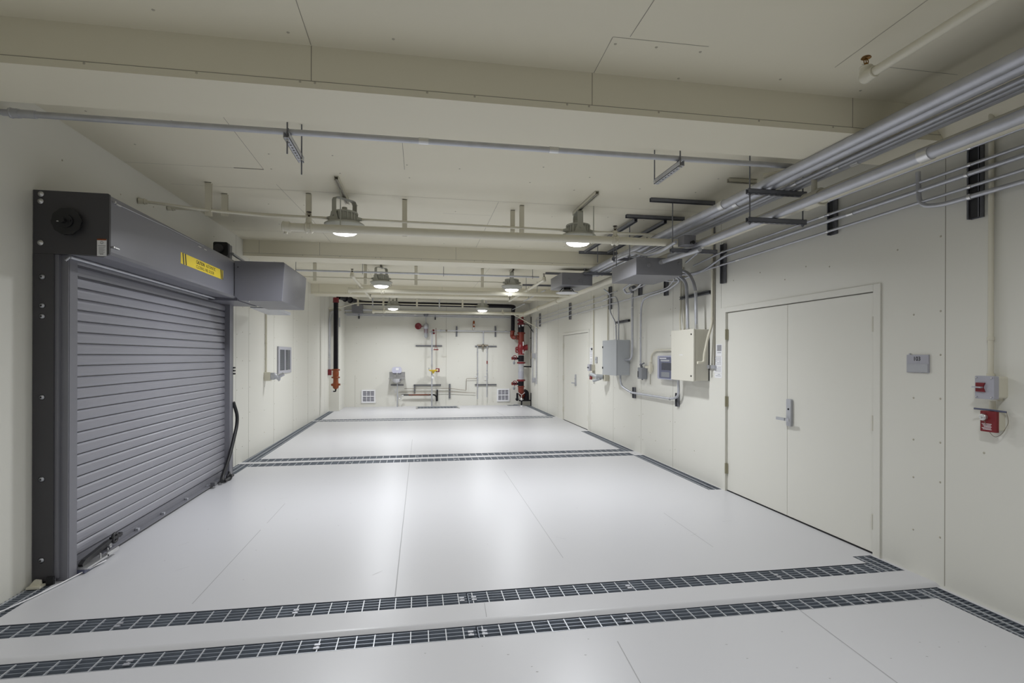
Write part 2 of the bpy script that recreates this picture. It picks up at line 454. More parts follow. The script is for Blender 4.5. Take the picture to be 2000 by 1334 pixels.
for x in (-2.3, -1.75, -1.35, -.75, -.15, .45, 1.1, 1.65, 2.3, 2.85):
    for y in (2.35, 3.1, 4.4, 5.0, 5.45, 6.6, 7.6, 8.4): 
        if random.random() < .62: pts.append((x + random.uniform(-.08, .08), y + random.uniform(-.1, .1), ZC))
pts += [(1.09, 2.9, ZC), (1.33, 2.89, ZC), (1.6, 2.89, ZC)]
screws(ce, pts, 2, -1, .009)
struct(ce.build('ceiling', ['ceil', 'seam', 'screw']))

# ---- boxed beams across the ceiling
for i, (ya, yb) in enumerate(((3.22, 3.71), (8.76, 9.20), (13.80, 14.38))):
    b = MB(); zb = 3.118
    b.box(LX(ya) - .02, XR + .02, ya, yb, zb, ZC)
    b.m = 1
    b.box(LX(ya) - .02, XR + .01, ya - .0015, ya + .001, zb + .040, zb + .043)
    for x in (-2.45, -.6, 1.06, 2.9) if i == 0 else (-2.38, -1.5, .6):
        b.box(x - .002, x + .002, ya - .001, ya + .001, zb + .04, ZC)
    b.m = 2
    screws(b, [(x, ya, zb + .033) for x in (-1.75, -1.2, -.66, -.58, .05, .33, .9, 1.04, 1.5, 2.2, 2.75)], 1, -1, .007)
    struct(b.build('trim_%d' % (i + 2), ['ceil', 'seam', 'screw']))
# low boxed chase and slim pilaster in the far left corner
struct(MB().box(-2.60, -2.255, 16.40, YB, 0, .745).build('trim_5', 'wall', bevel=.006))
struct(MB().box(-2.60, -2.255, 16.42, YB, .746, ZC).build('trim_6', 'wall', bevel=.006))
# corner fillets where the ceiling meets the right wall
struct(MB().prism([(3.42, ZC), (XR, ZC), (XR, 3.12)], 1, Y0, 3.22).build('trim_7', 'ceil'))

# ================================================================== DOUBLE DOORS
def double_door(n, y0, y1, fa, fb, leaves_label):
    root = bpy.data.objects.new('door_%d' % n, None); C.objects.link(root); root.location = (XR, (y0 + y1) / 2, 0); struct(root)
    f = MB(); xf = XR - .012; w = .055
    f.box(xf, XR + .09, fa, y0, -.01, DH); f.box(xf, XR + .09, y1, fb, -.01, DH); f.box(xf, XR + .09, y0, y1, 2.137, DH)
    f.build('door_frame', 'wall', root, bevel=.003)
    ym = (y0 + y1) / 2
    for a, b in ((y0 + .004, ym - .002), (ym + .002, y1 - .004)):
        MB().box(XR + .018, XR + .062, a, b, .012, 2.131).build('door_leaf', 'wall', root, bevel=.002)
    MB().box(XR + .07, XR + .085, y0, y1, -.02, 2.14).build('door_stop', 'ink', root)  # black sheet across the opening so the gaps around the leaves show dark
    MB().box(XR + .012, XR + .075, y0, y1, -.005, .006).build('threshold', 'ink', root)  # coloured black to paint the dark gap under the leaves
    for yh in (y0 + .004, y1 - .004):
        for zh in (.27, 1.07, 1.87):
            h = MB(); h.cyl((XR - .006, yh, zh - .062), (XR - .006, yh, zh + .062), .011, n=10)
            h.box(XR - .004, XR + .02, yh - .018, yh + .018, zh - .06, zh + .06)
            h.build('hinge', 'hinge' if yh > ym and n == 1 else 'enclc', root)
    yh = ym - .055
    t = MB(); t.rbox(XR - .008, XR + .02, yh - .028, yh + .036, .915, 1.185, .012, 0)
    esc = t.build('handle_plate', 'galv', root)
    l = MB(); l.cyl((XR - .006, yh + .004, .985), (XR - .058, yh + .004, .985), .011)
    l.box(XR - .066, XR - .050, yh - .01, yh + .115, .972, 1.0)
    l.box(XR - .060, XR - .048, yh - .065, yh + .0, .974, .996)
    l.build('lever', 'galv', esc)
    MB().cyl((XR - .007, yh + .004, 1.085), (XR - .012, yh + .004, 1.085), .010).build('keyhole', 'ink', esc)
double_door(1, 3.815, 5.950, 3.745, 6.00, '')
double_door(2, 11.27, 13.33, 11.20, 13.40, '')

# ================================================================== ROLLING FIRE DOOR
fd = thing('rolling_fire_door', 'charcoal grey rolling steel fire door closed in the left wall', 'rolling door', (-2.55, 6.0, 0))
XC = -2.505
c = MB(); prof = []; zt = 2.33; p = .0832; z0 = .105
for k in range(27):
    zb = z0 + k * p
    for dz, dx in ((0, -.022), (.0085, -.022), (.0095, .0), (.03, .003), (.055, .003), (.070, .001), (p - .006, -.004), (p - .0005, -.009), (p, -.022)):
        prof.append((XC + dx, zb + dz))
pp = prof + [(XC - .03, zb + p), (XC - .03, z0)]
n = len(prof); v = []
for y in (4.40, 7.70):
    v += [(a, y, b) for a, b in prof]
c.add(v, [(i, i + 1, n + i + 1, n + i) for i in range(n - 1)])
c.build('curtain', 'curtain', fd)
b = MB()
b.box(XC - .02, XC + .006, 4.42, 7.69, .03, .105)
b.box(XC + .006, XC + .055, 4.42, 7.69, .022, .030); b.box(XC + .006, XC + .010, 4.42, 7.69, .03, .07)
bb = b.build('bottom_bar', 'hood', fd)
MB().box(XC - .015, XC + .045, 4.42, 7.69, .001, .022).build('bottom_seal', 'plate', bb)
b = MB()
for y in (4.9, 5.35, 5.85, 6.4, 7.0): b.box(XC + .015, XC + .04, y, y + .03, .03, .05)
b.build('stop_clips', 'galv', bb)
# near guide: wall angle seen end on, and the channel the curtain runs in
g = MB(); g.box(LX(4.3) + .005, -2.515, 4.285, 4.30, 0.02, 2.31); g.box(LX(4.3) + .005, LX(4.3) + .018, 4.30, 4.46, .02, 2.31)
gg = g.build('wall_angle', 'plate', fd)
g = MB(); g.box(-2.520, -2.492, 4.300, 4.325, .03, 2.31); g.box(-2.520, -2.445, 4.325, 4.335, .0, 2.31); g.box(-2.452, -2.442, 4.335, 4.425, 0, 2.31); g.box(-2.545, -2.535, 4.335, 4.425, 0, 2.31)
g.build('guide_channel', 'hood', fd)
g = MB(); g.box(-2.545, -2.442, 7.665, 7.675, 0, 2.31); g.box(-2.452, -2.442, 7.675, 7.80, 0, 2.31); g.box(-2.60, -2.442, 7.79, 7.80, 0, 2.31)
g.build('guide_channel', 'hood', fd)
for z in (2.148, 1.947, 1.872, 1.307, .734, .168):
    MB().lathe((-2.586, 4.285, z), [(.0002, .012), (.008, .011), (.014, .006), (.016, 0), (.020, 0), (.020, -.002)], (0, -1, 0), 14).build('bolt', 'galv', gg)
    MB().cyl((-2.586, 4.273, z), (-2.586, 4.2715, z), .007, n=10).build('bolt_socket', 'ink', gg)  # black disc on the bolt head paints the dark of its hole
# hood, end bracket, chain wheel
h = MB(); r = .03; pts = [(LX(5) + .015, 2.315), (-2.46, 2.315), (-2.17 - .045, 2.30), (-2.172, 2.318), (-2.165, 2.34), (-2.165, 2.712), (-2.178, 2.745), (LX(5) + .015, 2.752)]
h.prism(pts, 1, 4.305, 7.92)
hood = h.build('hood', 'hood', fd)
hb = MB(); hb.prism([(LX(4.3) + .004, 2.312), (-2.181, 2.312), (-2.166, 2.325), (-2.166, 2.745), (-2.175, 2.752), (LX(4.3) + .004, 2.755)], 1, 4.288, 4.305)
br = hb.build('end_bracket', 'plate', fd)
for x, z in ((-2.597, 2.727), (-2.599, 2.677), (-2.599, 2.387)):
    MB().lathe((x, 4.288, z), [(.0002, .012), (.008, .012), (.009, .004), (.018, .003), (.019, 0)], (0, -1, 0), 14).build('bolt', 'bright', br)
w = MB(); wc = (-2.415, 4.28, 2.535)
pr = []
for i in range(40):
    a = 2 * PI * i / 40; rr = .092 + .004 * (i % 4 < 2)
    pr.append((wc[0] + rr * math.cos(a), wc[2] + rr * math.sin(a)))
w.prism(pr, 1, 4.245, 4.258)
w.cyl((wc[0], 4.288, wc[2]), (wc[0], 4.235, wc[2]), .045); w.cyl((wc[0] - .01, 4.235, wc[2]), (wc[0] - .01, 4.205, wc[2]), .018)
w.cyl((wc[0] + .028, 4.25, wc[2] + .004), (wc[0] + .028, 4.228, wc[2] + .004), .009)
w.torus((wc[0], 4.262, wc[2]), .082, .008, (0, 1, 0))
wh = w.build('chain_wheel', 'black', br)
MB().tube([(-2.46, 4.222, 2.528), (-2.43, 4.222, 2.53)], .004, n=8).build('release_pin', 'bright', wh)
s = MB(); s.box(-2.244, -2.183, 4.2865, 4.288, 2.306, 2.428)
st = s.build('warning_label', 'white', br)
MB().box(-2.244, -2.183, 4.2858, 4.2866, 2.418, 2.428).build('label_band', 'orange', st)
s = MB()
s.torus((-2.2135, 4.286, 2.402), .009, .0015, (0, 1, 0), 16, 6)
s.box(-2.238, -2.189, 4.2858, 4.2866, 2.377, 2.381)
for k in range(9): s.box(-2.234, -2.192 - .006 * (k % 3), 4.2858, 4.2866, 2.367 - .0055 * k, 2.369 - .0055 * k)
s.box(-2.225, -2.203, 4.2858, 4.2866, 2.317, 2.322)
s.build('label_print', 'greyink', st)
# yellow caution strip on the hood
s = MB(); s.box(-2.165, -2.1635, 5.462, 6.565, 2.456, 2.560)
cs_ = s.build('caution_sign', 'signy', fd); cs_['label'] = 'yellow sign reading CAUTION: AUTOMATIC CLOSING FIRE DOOR'
s = MB()
for ya in (5.492, 5.545, 6.475, 6.517):
    s.add([(-2.1630, ya, 2.560), (-2.1630, ya + .025, 2.560), (-2.1630, ya + .047, 2.456), (-2.1630, ya + .022, 2.456)], [(0, 1, 2, 3)])
s.build('sign_stripes', 'ink', cs_)
text('CAUTION:', .047, (-2.1632, 5.815, 2.515), (0, 1, 0), (0, 0, 1), cs_, 'lettering', 'ink', .0012, .98)
text('AUTOMATIC', .047, (-2.1632, 6.065, 2.515), (0, 1, 0), (0, 0, 1), cs_, 'lettering', 'ink', 0, .98)
text('CLOSING FIRE DOOR', .045, (-2.1632, 5.812, 2.470), (0, 1, 0), (0, 0, 1), cs_, 'lettering', 'ink', 0, 1.10)
s = MB()
s.box(-2.166, -2.150, 4.33, 4.345, 2.70, 2.712); s.box(-2.166, -2.154, 4.36, 4.42, 2.694, 2.702)
s.box(-2.166, -2.150, 4.315, 4.33, 2.372, 2.384); s.box(-2.166, -2.154, 4.345, 4.40, 2.374, 2.382)
s.box(-2.166, -2.158, 5.86, 5.93, 2.690, 2.697); s.box(-2.166, -2.158, 6.0, 6.07, 2.690, 2.697)
s.build('hood_clips', 'bright', hood)
s = MB(); s.tube([(-2.16, 4.335, 2.70), (-2.163, 5.2, 2.722), (-2.163, 6.0, 2.722)], .0025, n=6); s.build('hood_wire', 'galv', hood)
s = MB(); s.tube([(-2.44, 4.33, 2.300), (-2.44, 7.7, 2.300)], .012); s.tube([(-2.44, 4.33, 2.300), (-2.46, 4.315, 2.27)], .008); s.build('smoke_baffle', 'galv', fd)
# motor housing standing off the hood at its far end
h = MB(); ya, yb = 6.93, 8.22
pts = [(-2.158, 2.735), (-1.605, 2.735), (-1.59, 2.72), (-1.62, 2.262), (-2.105, 2.262), (-2.158, 2.315)]
h.prism(pts, 1, ya, yb)
mo = h.build('motor_housing', 'hood', fd, bevel=.004)
MB().cyl((-2.12, ya, 2.66), (-2.12, ya - .004, 2.66), .007, n=10).build('screw', 'ink', mo)
MB().box(-2.50, -2.18, 7.1, 7.92, 2.275, 2.31).build('motor_bracket', 'hood', fd)
MB().prism([(8.25, 2.285), (8.25, 2.30), (9.2, 2.30), (9.2, 2.255)], 0, -2.36, -2.02).build('motor_mount', 'galv', fd)
MB().cyl((-2.0, 6.95, 2.262), (-2.0, 6.95, 2.25), .01).build('screw', 'bright', mo)

hd = thing('junction_box', 'small black device box on top of the rolling door hood by its motor', 'electrical box', (-2.4, 7.35, 2.755))
MB().rbox(-2.53, -2.36, 7.32, 7.40, 2.86, 3.03, .02, 1).build('housing', 'black', hd)
MB().cyl((-2.46, 7.32, 2.95), (-2.46, 7.28, 2.95), .05).build('sounder', 'plate', hd)
MB().box(-2.38, -2.34, 7.33, 7.42, 2.752, 3.00).build('mounting_plate', 'hood', hd)
tag(MB().tube([(-2.33, 7.4, 2.90), (-2.30, 7.9, 2.86), (-2.28, 8.5, 2.82)], .018, .1).build('conduit', 'galv'), 'short bright flexible conduit behind the motor housing of the rolling door', 'conduit')
# latches, ratchet and hose by the threshold
rt = thing('door_latch', 'black ratchet latch on the near bottom corner of the rolling door', 'latch', (-2.42, 4.6, .03))
l = MB(); l.prism([(4.46, .062), (4.50, .085), (4.80, .12), (4.86, .12), (4.83, .09), (4.56, .055), (4.47, .04)], 0, -2.455, -2.425); l.cyl((-2.44, 4.98, .115), (-2.425, 4.98, .115), .02)
l.torus((-2.43, 4.90, .115), .035, .012, (1, 0, 0), 18, 6); l.box(-2.45, -2.42, 4.86, 5.0, .105, .13)
l.build('ratchet_body', 'black', rt)
l = MB(); l.box(-2.45, -2.38, 4.44, 4.72, .032, .045); l.box(-2.39, -2.38, 4.70, 4.86, .032, .06); l.cyl((-2.41, 4.66, .045), (-2.41, 4.66, .075), .006); l.cyl((-2.41, 4.76, .045), (-2.41, 4.76, .08), .006); l.torus((-2.41, 4.8, .085), .012, .003, (1, 0, 0), 12, 6)
l.build('latch_base', 'bright', rt)
MB().box(-2.455, -2.40, 4.44, 4.56, .003, .03).build('sensor_block', 'teal', rt)
hs = MB(); hs.tube([(-2.44, 7.80, .98), (-2.40, 7.84, .80), (-2.40, 7.82, .66), (-2.42, 7.6, .28), (-2.43, 7.35, .06), (-2.38, 7.2, .05)], .022, .15)
tag(hs.build('hose', 'black'), 'black hose hanging down the right jamb of the rolling door', 'hose')
hc = MB()
hc.torus((-2.40, 7.52, .05), .045, .016, (1, .3, 0)); hc.torus((-2.38, 7.46, .045), .035, .014, (1, -.4, 0)); hc.tube([(-2.38, 7.3, .03), (-2.38, 7.6, .04)], .018)
tag(hc.build('hose_coil', 'black'), 'small coil of black hose lying at the right foot of the rolling door', 'hose')
tag(MB().box(-2.45, -2.40, 7.02, 7.10, .03, .075).build('latch_block', 'dgrey'), 'small grey block on the bottom bar near the black hose', 'latch')
cb = MB(); cb.tube([(-2.37, 4.66, .018), (-2.42, 4.42, .012), (-2.46, 4.2, .008), (-2.50, 4.0, .010), (-2.55, 3.82, .010), (-2.62, 3.70, .03), (-2.63, 3.5, .07)], .0045, .1, n=8)
tag(cb.build('cable', 'white'), 'thin white cable trailing from the latch over the left side grating', 'cable')
fb = MB(); fb.box(-2.63, -2.545, 4.20, 4.27, 0, .012); fb.prism([(-2.63, .012), (-2.56, .012), (-2.565, .045), (-2.60, .05)], 1, 4.235, 4.255)
tag(fb.build('floor_bracket', 'cream'), 'small cream bracket on the floor at the foot of the near door jamb', 'bracket')
tag(MB().box(-2.545, -2.50, 4.262, 4.283, .0, .055).build('rubber_bumper', 'black'), 'small black rubber block at the foot of the near door jamb', 'bumper')
pl = MB()
for z in (1.36, 1.40, 1.44): pl.cyl((-2.442, 7.80, z), (-2.43, 7.83, z), .012)
tag(pl.build('limit_switch', 'black'), 'three small black knobs on the edge of the right door jamb', 'switch')

# ================================================================== LUMINAIRES
ROUND = 'round cream high-bay lights hung under the ceiling'
def luminaire(x, y, label, watts, ang=.3, zl=2.945):
    t = thing('ceiling_light', label, 'ceiling light', (x, y, zl), ROUND)
    MB().lathe((x, y, zl), [(.0002, -.030), (.06, -.028), (.11, -.016), (.132, .0), (.135, .012)], n=32).build('lens', 'lens', t)
    MB().lathe((x, y, zl), [(.135, .012), (.14, .006), (.155, .02), (.20, .066), (.212, .076), (.212, .088), (.19, .102), (.14, .112), (.05, .112), (.0002, .112)], n=32).build('flange', 'luma', t)
    b = MB()
    b.lathe((x, y, zl), [(.0002, .225), (.07, .225), (.115, .22), (.130, .21), (.130, .13), (.12, .11)], n=32)
    for k in range(20):
        a = 2 * PI * k / 20; ca, sa = math.cos(a), math.sin(a)
        b.tube([(x + .132 * ca, y + .132 * sa, zl + .125), (x + .138 * ca, y + .138 * sa, zl + .21)], .007, n=6)
    b.torus((x, y, zl + .21), .132, .011, n=32); b.cyl((x, y, zl + .22), (x, y, zl + .275), .028)
    b.cyl((x - .125, y, zl + .15), (x - .185, y, zl + .15), .03, .016); b.cyl((x + .125, y, zl + .15), (x + .185, y, zl + .15), .03, .016)
    b.build('driver_housing', 'luma', t)
    yk = MB(); zt = ZC - .045
    A = Vector((math.sin(ang), math.cos(ang), 0)); B = Vector((math.cos(ang), -math.sin(ang), 0)); ctr = Vector((x, y, 0))
    def slab(pl, w, t_=.004):
        """bend a flat strap along (distance on A, height) points"""
        for (a0, h0), (a1, h1) in zip(pl[:-1], pl[1:]):
            nrm = Vector((h1 - h0, 0, -(a1 - a0))).normalized() * t_
            q = []
            for (aa, hh, ss) in ((a0, h0, 0), (a1, h1, 0), (a1, h1, 1), (a0, h0, 1)):
                for wv in (-w, w): q.append(ctr + A * (aa + nrm.x * ss) + B * wv + Vector((0, 0, hh + nrm.z * ss)))
            yk.add(q, [(0, 1, 3, 2), (2, 3, 5, 4), (4, 5, 7, 6), (6, 7, 1, 0), (0, 2, 4, 6), (1, 7, 5, 3)])
    slab([(-.145, zl + .14), (-.145, zt - .04), (-.13, zt - .012), (-.105, zt - .004), (.105, zt - .004), (.13, zt - .012), (.145, zt - .04), (.145, zl + .14)], .033)
    for s in (-1, 1):
        yk.add([ctr + A * (s * aa) + B * bb + Vector((0, 0, hh)) for aa in (.146, .156) for bb, hh in ((-.075, zl + .10), (.075, zl + .10), (.035, zl + .19), (-.035, zl + .19))],
               [(0, 1, 2, 3), (4, 7, 6, 5), (0, 4, 5, 1), (1, 5, 6, 2), (2, 6, 7, 3), (3, 7, 4, 0)])
        yk.cyl(ctr + A * (s * .15) + Vector((0, 0, zl + .16)), ctr + A * (s * .168) + Vector((0, 0, zl + .16)), .012, n=8)
    yk.build('yoke', 'luma', t)
    for s in (-1, 1): MB().torus((x + s * .175, y, zl + .03), .022, .004, (0, 1, .2), 14, 6).build('guard_clip', 'luma', t)
    la = bpy.data.lights.new('lamp', 'AREA'); la.shape = 'DISK'; la.size = .25; la.energy = watts; la.spread = math.radians(160); la.color = (.935, .96, 1.0)
    lo = bpy.data.objects.new('lamp', la); C.objects.link(lo); lo.parent = t; lo.location = (0, 0, -.034)
    return t
def strut(p0, p1, w=.041, h=.041, up=(0, 0, 1), m='galvd', name='strut_channel', label='', parent=None, group=None, slots=True, open_side=-1, cat='strut channel'):
    """C-channel with its back towards up; the slots show on the back (open_side=1) or the lips on it"""
    p0 = Vector(p0); p1 = Vector(p1); d = (p1 - p0).normalized(); u = Vector(up).normalized(); s = d.cross(u).normalized(); L = (p1 - p0).length
    t = .0035; mb = MB()
    def bx(a0, a1, s0, s1, u0, u1):
        v = [p0 + d * a + s * b + u * c_ for a in (a0, a1) for b in (s0, s1) for c_ in (u0, u1)]
        mb.add(v, [(0, 1, 3, 2), (4, 6, 7, 5), (0, 4, 5, 1), (2, 3, 7, 6), (0, 2, 6, 4), (1, 5, 7, 3)])
    bx(0, L, -w / 2, -w / 2 + t, 0, h); bx(0, L, w / 2 - t, w / 2, 0, h)
    if open_side < 0: b0, l0 = h - t, 0
    else: b0, l0 = 0, h - t
    if slots and open_side > 0:
        a = 0
        bx(0, L, -w / 2, -.007, b0, b0 + t); bx(0, L, .007, w / 2, b0, b0 + t)
        while a < L:
            bx(a, min(a + .02, L), -.007, .007, b0, b0 + t); a += .05
    else: bx(0, L, -w / 2, w / 2, b0, b0 + t)
    bx(0, L, -w / 2, -w / 2 + .009, l0, l0 + t); bx(0, L, w / 2 - .009, w / 2, l0, l0 + t)
    mb.m = 1
    if open_side < 0: bx(0.001, L - .001, -w / 2 + .009, w / 2 - .009, .010, .011)  # dark sheet in the open channel stands in for the shade inside
    o = mb.build(name, [m, {'cream': 'seam', 'bstrut': 'galvd'}.get(m, 'ink')], parent)
    if parent is None: tag(o, label, cat, group)
    return o
LY = (6.12, 10.72, 15.78)
W2 = (LAMP_W, LAMP_W, LAMP_W * .95)
lab = [('nearest lit round light left of centre, behind the first cream pipe', 'nearest lit round light on the right, left of the pull boxes'),
       ('lit round light left of centre in the second row', 'lit round light right of centre in the second row'),
       ('small far lit round light on the left of the third row', 'small far lit round light on the right of the third row')]
for k, y in enumerate(LY):
    for s, x in ((0, -.79 if k == 0 else -.70), (1, 1.87)):
        luminaire(x, y + (.08 if s else 0), lab[k][s], W2[k], (.72, .1)[s])
        strut((x, y - .62 if k == 0 else y - .1, ZC - .041), (x, y + .25, ZC - .041), m='cream', label='cream strut on the ceiling carrying the light %s' % (['nearest on the left', 'nearest on the right', 'second row left', 'second row right', 'third row left', 'third row right'][2 * k + s]), cat='strut channel')
        if k == 0:
            rd = MB(); rd.cyl((x + (-.0 if s == 0 else .10), y - .32 + (.0 if s == 0 else .12), ZC - .04), (x + (0 if s == 0 else .10), y - .32 + (0 if s == 0 else .12), 2.95), .006, n=8)
            tag(rd.build('threaded_rod', 'luma'), 'thin cream rod hanging just in front of the nearest light on the %s' % ('left' if s == 0 else 'right'), 'rod')
for x, side in ((-.79, 'left'), (1.87, 'right')):
    luminaire(x, 1.45, 'round light over the camera on the %s, in front of the first beam' % side, FRONT_W)

# ================================================================== SPRINKLER PIPES (cream)
SPR = 'cream sprinkler heads on the cross mains'
def sprinkler(p, parent, up=1, m='brass'):
    """upright (up=1) or pendent head screwed into a fitting of its pipe"""
    x, y, z = p
    b = MB(); b.cyl((x, y, z), (x, y, z + up * .022), .012, .010, 10); h = b.build('sprinkler_head', m, parent)
    f = MB()
    f.tube([(x - .012, y, z + up * .02), (x - .014, y, z + up * .035), (x - .004, y, z + up * .052)], .0028, n=6); f.tube([(x + .012, y, z + up * .02), (x + .014, y, z + up * .035), (x + .004, y, z + up * .052)], .0028, n=6)
    f.cyl((x, y, z + up * .02), (x, y, z + up * .05), .003, n=6); f.build('frame_arms', m, h)
    d = MB(); d.lathe((x, y, z + up * .055), [(.0002, .001), (.022, 0), (.026, -.004), (.022, .002), (.0002, .003)], n=18); d.build('deflector', m, h)
def main(x0, x1, y, z, r, label, tips=()):
    t = thing('sprinkler_pipe', label, 'sprinkler pipe', (x0, y, z))
    b = MB(); b.tube([(x0, y, z), (x1, y, z)], r, n=20); b.build('pipe', 'cream', t)
    e = MB(); e.cyl((x0 - .05, y, z), (x0 + .015, y, z), r + .012, n=16); e.torus((x0 - .05, y, z), r + .006, .01, (1, 0, 0)); e.cyl((x0 - .03, y, z), (x0 - .03, y, z - r - .03), .018, n=10); e.build('end_cap', 'cream', t)
    for x in tips:
        e = MB(); e.torus((x, y, z), r + .006, .010, (1, 0, 0)); e.torus((x + .05, y, z), r + .006, .010, (1, 0, 0)); e.cyl((x - .004, y, z), (x + .054, y, z), r + .006)
        e.cyl((x + .025, y, z + r), (x + .025, y, z + r + .05), .026, .022, 14); e.cyl((x + .025, y, z + r + .05), (x + .025, y, z + r + .065), .028, n=6)
        e.cyl((x + .04, y - r - .02, z - .02), (x + .04, y + r + .02, z - .02), .01, n=8)
        e.build('tee', 'cream', t)
    return t
m1 = main(-1.29, 3.17, 5.78, 2.905, .042, 'nearest cream sprinkler pipe crossing the room in front of the first lights', (-1.12, 2.15))
main(-1.30, 3.17, 11.08, 2.905, .042, 'second cream sprinkler pipe crossing below the second row of lights', (-.72, 1.85))
main(-1.25, 3.17, 16.2, 2.905, .042, 'far cream sprinkler pipe crossing in front of the back wall pipes', (-1.0, 2.5))
sprinkler((-1.095, 5.78, 3.012), m1, m='darkbrass')
sprinkler((2.175, 5.78, 3.012), m1, m='darkbrass')
# longitudinal main along the right wall with a coupling and saddle
mn = thing('sprinkler_main', 'thick cream sprinkler main running the length of the right wall', 'sprinkler main', (3.2, 3, 2.896))
b = MB(); b.tube([(3.2, .6, 2.896), (3.2, 16.9, 2.896)], .055, n=24); b.build('pipe', 'cream', mn)
for y, w_ in ((3.95, .16), (8.35, .1), (12.2, .1), (16.2, .14), (14.2, .08)):
    e = MB(); e.cyl((3.2, y - w_ / 2, 2.896), (3.2, y + w_ / 2, 2.896), .068, n=24); e.torus((3.2, y - w_ / 2, 2.896), .062, .012, (0, 1, 0)); e.torus((3.2, y + w_ / 2, 2.896), .062, .012, (0, 1, 0))
    e.cyl((3.2 + .06, y, 2.86), (3.2 + .10, y, 2.86), .012, n=8)
    e.build('coupling', 'cream', mn)
br2 = thing('sprinkler_branch', 'cream sprinkler branch from the main tee running up behind the conduits', 'sprinkler pipe', (3.2, 3.95, 3.05))
b = MB(); b.tube([(3.2, 3.95, 2.95), (3.2, 3.95, 3.17), (2.95, 4.25, 3.17)], .022, .08); b.build('pipe', 'cream', br2)
b = MB(); b.cyl((3.2, 3.95, 3.13), (3.2, 3.95, 3.22), .034); b.sphere((3.2, 3.95, 3.17), .036); b.build('elbow', 'cream', br2)
# upright head and its arm in front of the first beam
ar = thing('sprinkler_pipe', 'cream sprinkler pipe with elbow at the top right of the ceiling', 'sprinkler pipe', (2.45, 2.6, 3.15))
YA, XA, ZA = 2.60, 2.43, 3.148
b = MB(); b.tube([(XA, YA, ZA), (XA, .2, ZA)], .024, n=20); b.build('pipe', 'cream', ar)
b = MB(); b.sphere((XA, YA + .005, ZA), .036, 16); b.cyl((XA, YA, ZA), (XA, YA - .05, ZA), .036, .031, 18); b.torus((XA, YA - .05, ZA), .027, .006, (0, 1, 0)); b.cyl((XA, YA + .005, ZA), (XA, YA + .005, ZA + .05), .035, .031, 18); b.torus((XA, YA + .005, ZA + .05), .028, .006); b.build('elbow', 'cream', ar)
sprinkler((XA, YA + .005, ZA + .052), ar)
# sprinkler branch lines slanting along the room in the second bay
for (xb, ya, yb, lbl, tips) in ((-1.13, 9.75, 13.4, 'cream branch pipe crossing over the second main on the left', 'left'), (2.27, 9.65, 13.4, 'cream branch pipe crossing over the second main on the right', 'right')):
    t = thing('sprinkler_branch', lbl, 'sprinkler pipe', (xb, ya, 3.0))
    b = MB(); b.tube([(xb, ya, 3.0), (xb, yb, 3.0)], .026, n=16); b.build('pipe', 'cream', t)
    b = MB(); b.sphere((xb, ya, 3.0), .038); b.cyl((xb, ya, 3.0), (xb, ya, 3.06), .036, .03); b.cyl((xb, yb - .02, 3.0), (xb, yb + .03, 3.0), .032); b.cyl((xb, 11.08 - .04, 3.0), (xb, 11.08 + .04, 3.0), .034); b.cyl((xb, 11.08, 2.93), (xb, 11.08, 3.03), .022); b.build('fittings', 'cream', t)
    sprinkler((xb, ya, 3.06), t, m='darkbrass')
    sprinkler((xb, yb, 3.03), t, m='darkbrass')

# cream lighting conduits and their flat hangers
def conduit(label, pts, r, m='galv', bend=.08, couplings=(), clamps=(), name='conduit', cat='conduit', cm=None, n=12):
    t = thing(name, label, cat, pts[0])
    MB().tube(pts, r, bend, n=n).build('tube', m, t)
    P = [Vector(p) for p in pts]
    def at(seg, f):
        a, b = P[seg], P[seg + 1]; return a.lerp(b, f), (b - a).normalized()
    for s, f in couplings:
        p, d = at(s, f)
        MB().cyl(p - d * .035, p + d * .035, r * 1.18, n=14).build('coupling', cm or ('bright' if m == 'galv' else m), t)
    for s, f in clamps:
        p, d = at(s, f)
        MB().cyl(p - d * .010, p + d * .010, r * 1.3, n=12).build('clamp', 'bright' if m == 'galv' else m, t)
    return t
conduit('lower of the cream conduits from the left wall to the nearest left light', [(-2.63, 5.70, 3.078), (-2.1, 5.94, 3.075), (-1.6, 6.12, 3.09), (-.965, 6.12, 3.095)], .014, 'cream', .1)
conduit('upper cream conduit from the left wall crossing behind the first lights', [(-2.63, 6.30, 3.175), (-1.4, 6.35, 3.155), (3.0, 6.42, 3.14)], .015, 'cream', .1, ((1, .15), (1, .55)))
conduit('cream conduit linking the two nearest round lights', [(-.615, 6.12, 3.095), (1.695, 6.2, 3.095)], .013, 'cream', 0)
conduit('thin cream conduit from the left wall to the second row left light', [(-2.58, 10.7, 3.09), (-.875, 10.72, 3.095)], .012, 'cream', 0)
conduit('thin cream conduit linking the second row lights', [(-.525, 10.72, 3.095), (1.695, 10.8, 3.095)], .012, 'cream', 0)
conduit('cream conduit bending down at left before the far left light', [(-2.45, 15.7, 2.93), (-2.2, 15.74, 2.95), (-1.7, 15.76, 3.10), (-.875, 15.78, 3.095)], .016, 'cream', .05)
conduit('thin cream conduit linking the two far lights', [(-.525, 15.78, 3.095), (1.695, 15.86, 3.095)], .014, 'cream', 0)
for x, y, s in ((-2.63, 5.70, 'lower'), (-2.63, 6.30, 'upper')):
    f = MB(); f.cyl((LX(y), y, 3.078 if s == 'lower' else 3.175), (LX(y) + .07, y + .03, 3.078 if s == 'lower' else 3.175), .030, .022, 14); f.torus((LX(y) + .05, y + .02, 3.078 if s == 'lower' else 3.175), .024, .006, (1, .2, 0))
    tag(f.build('wall_fitting', 'cream'), 'cream fitting where the %s cream conduit meets the left wall' % s, 'conduit fitting')
HG = 'flat cream strap hangers under the ceiling'
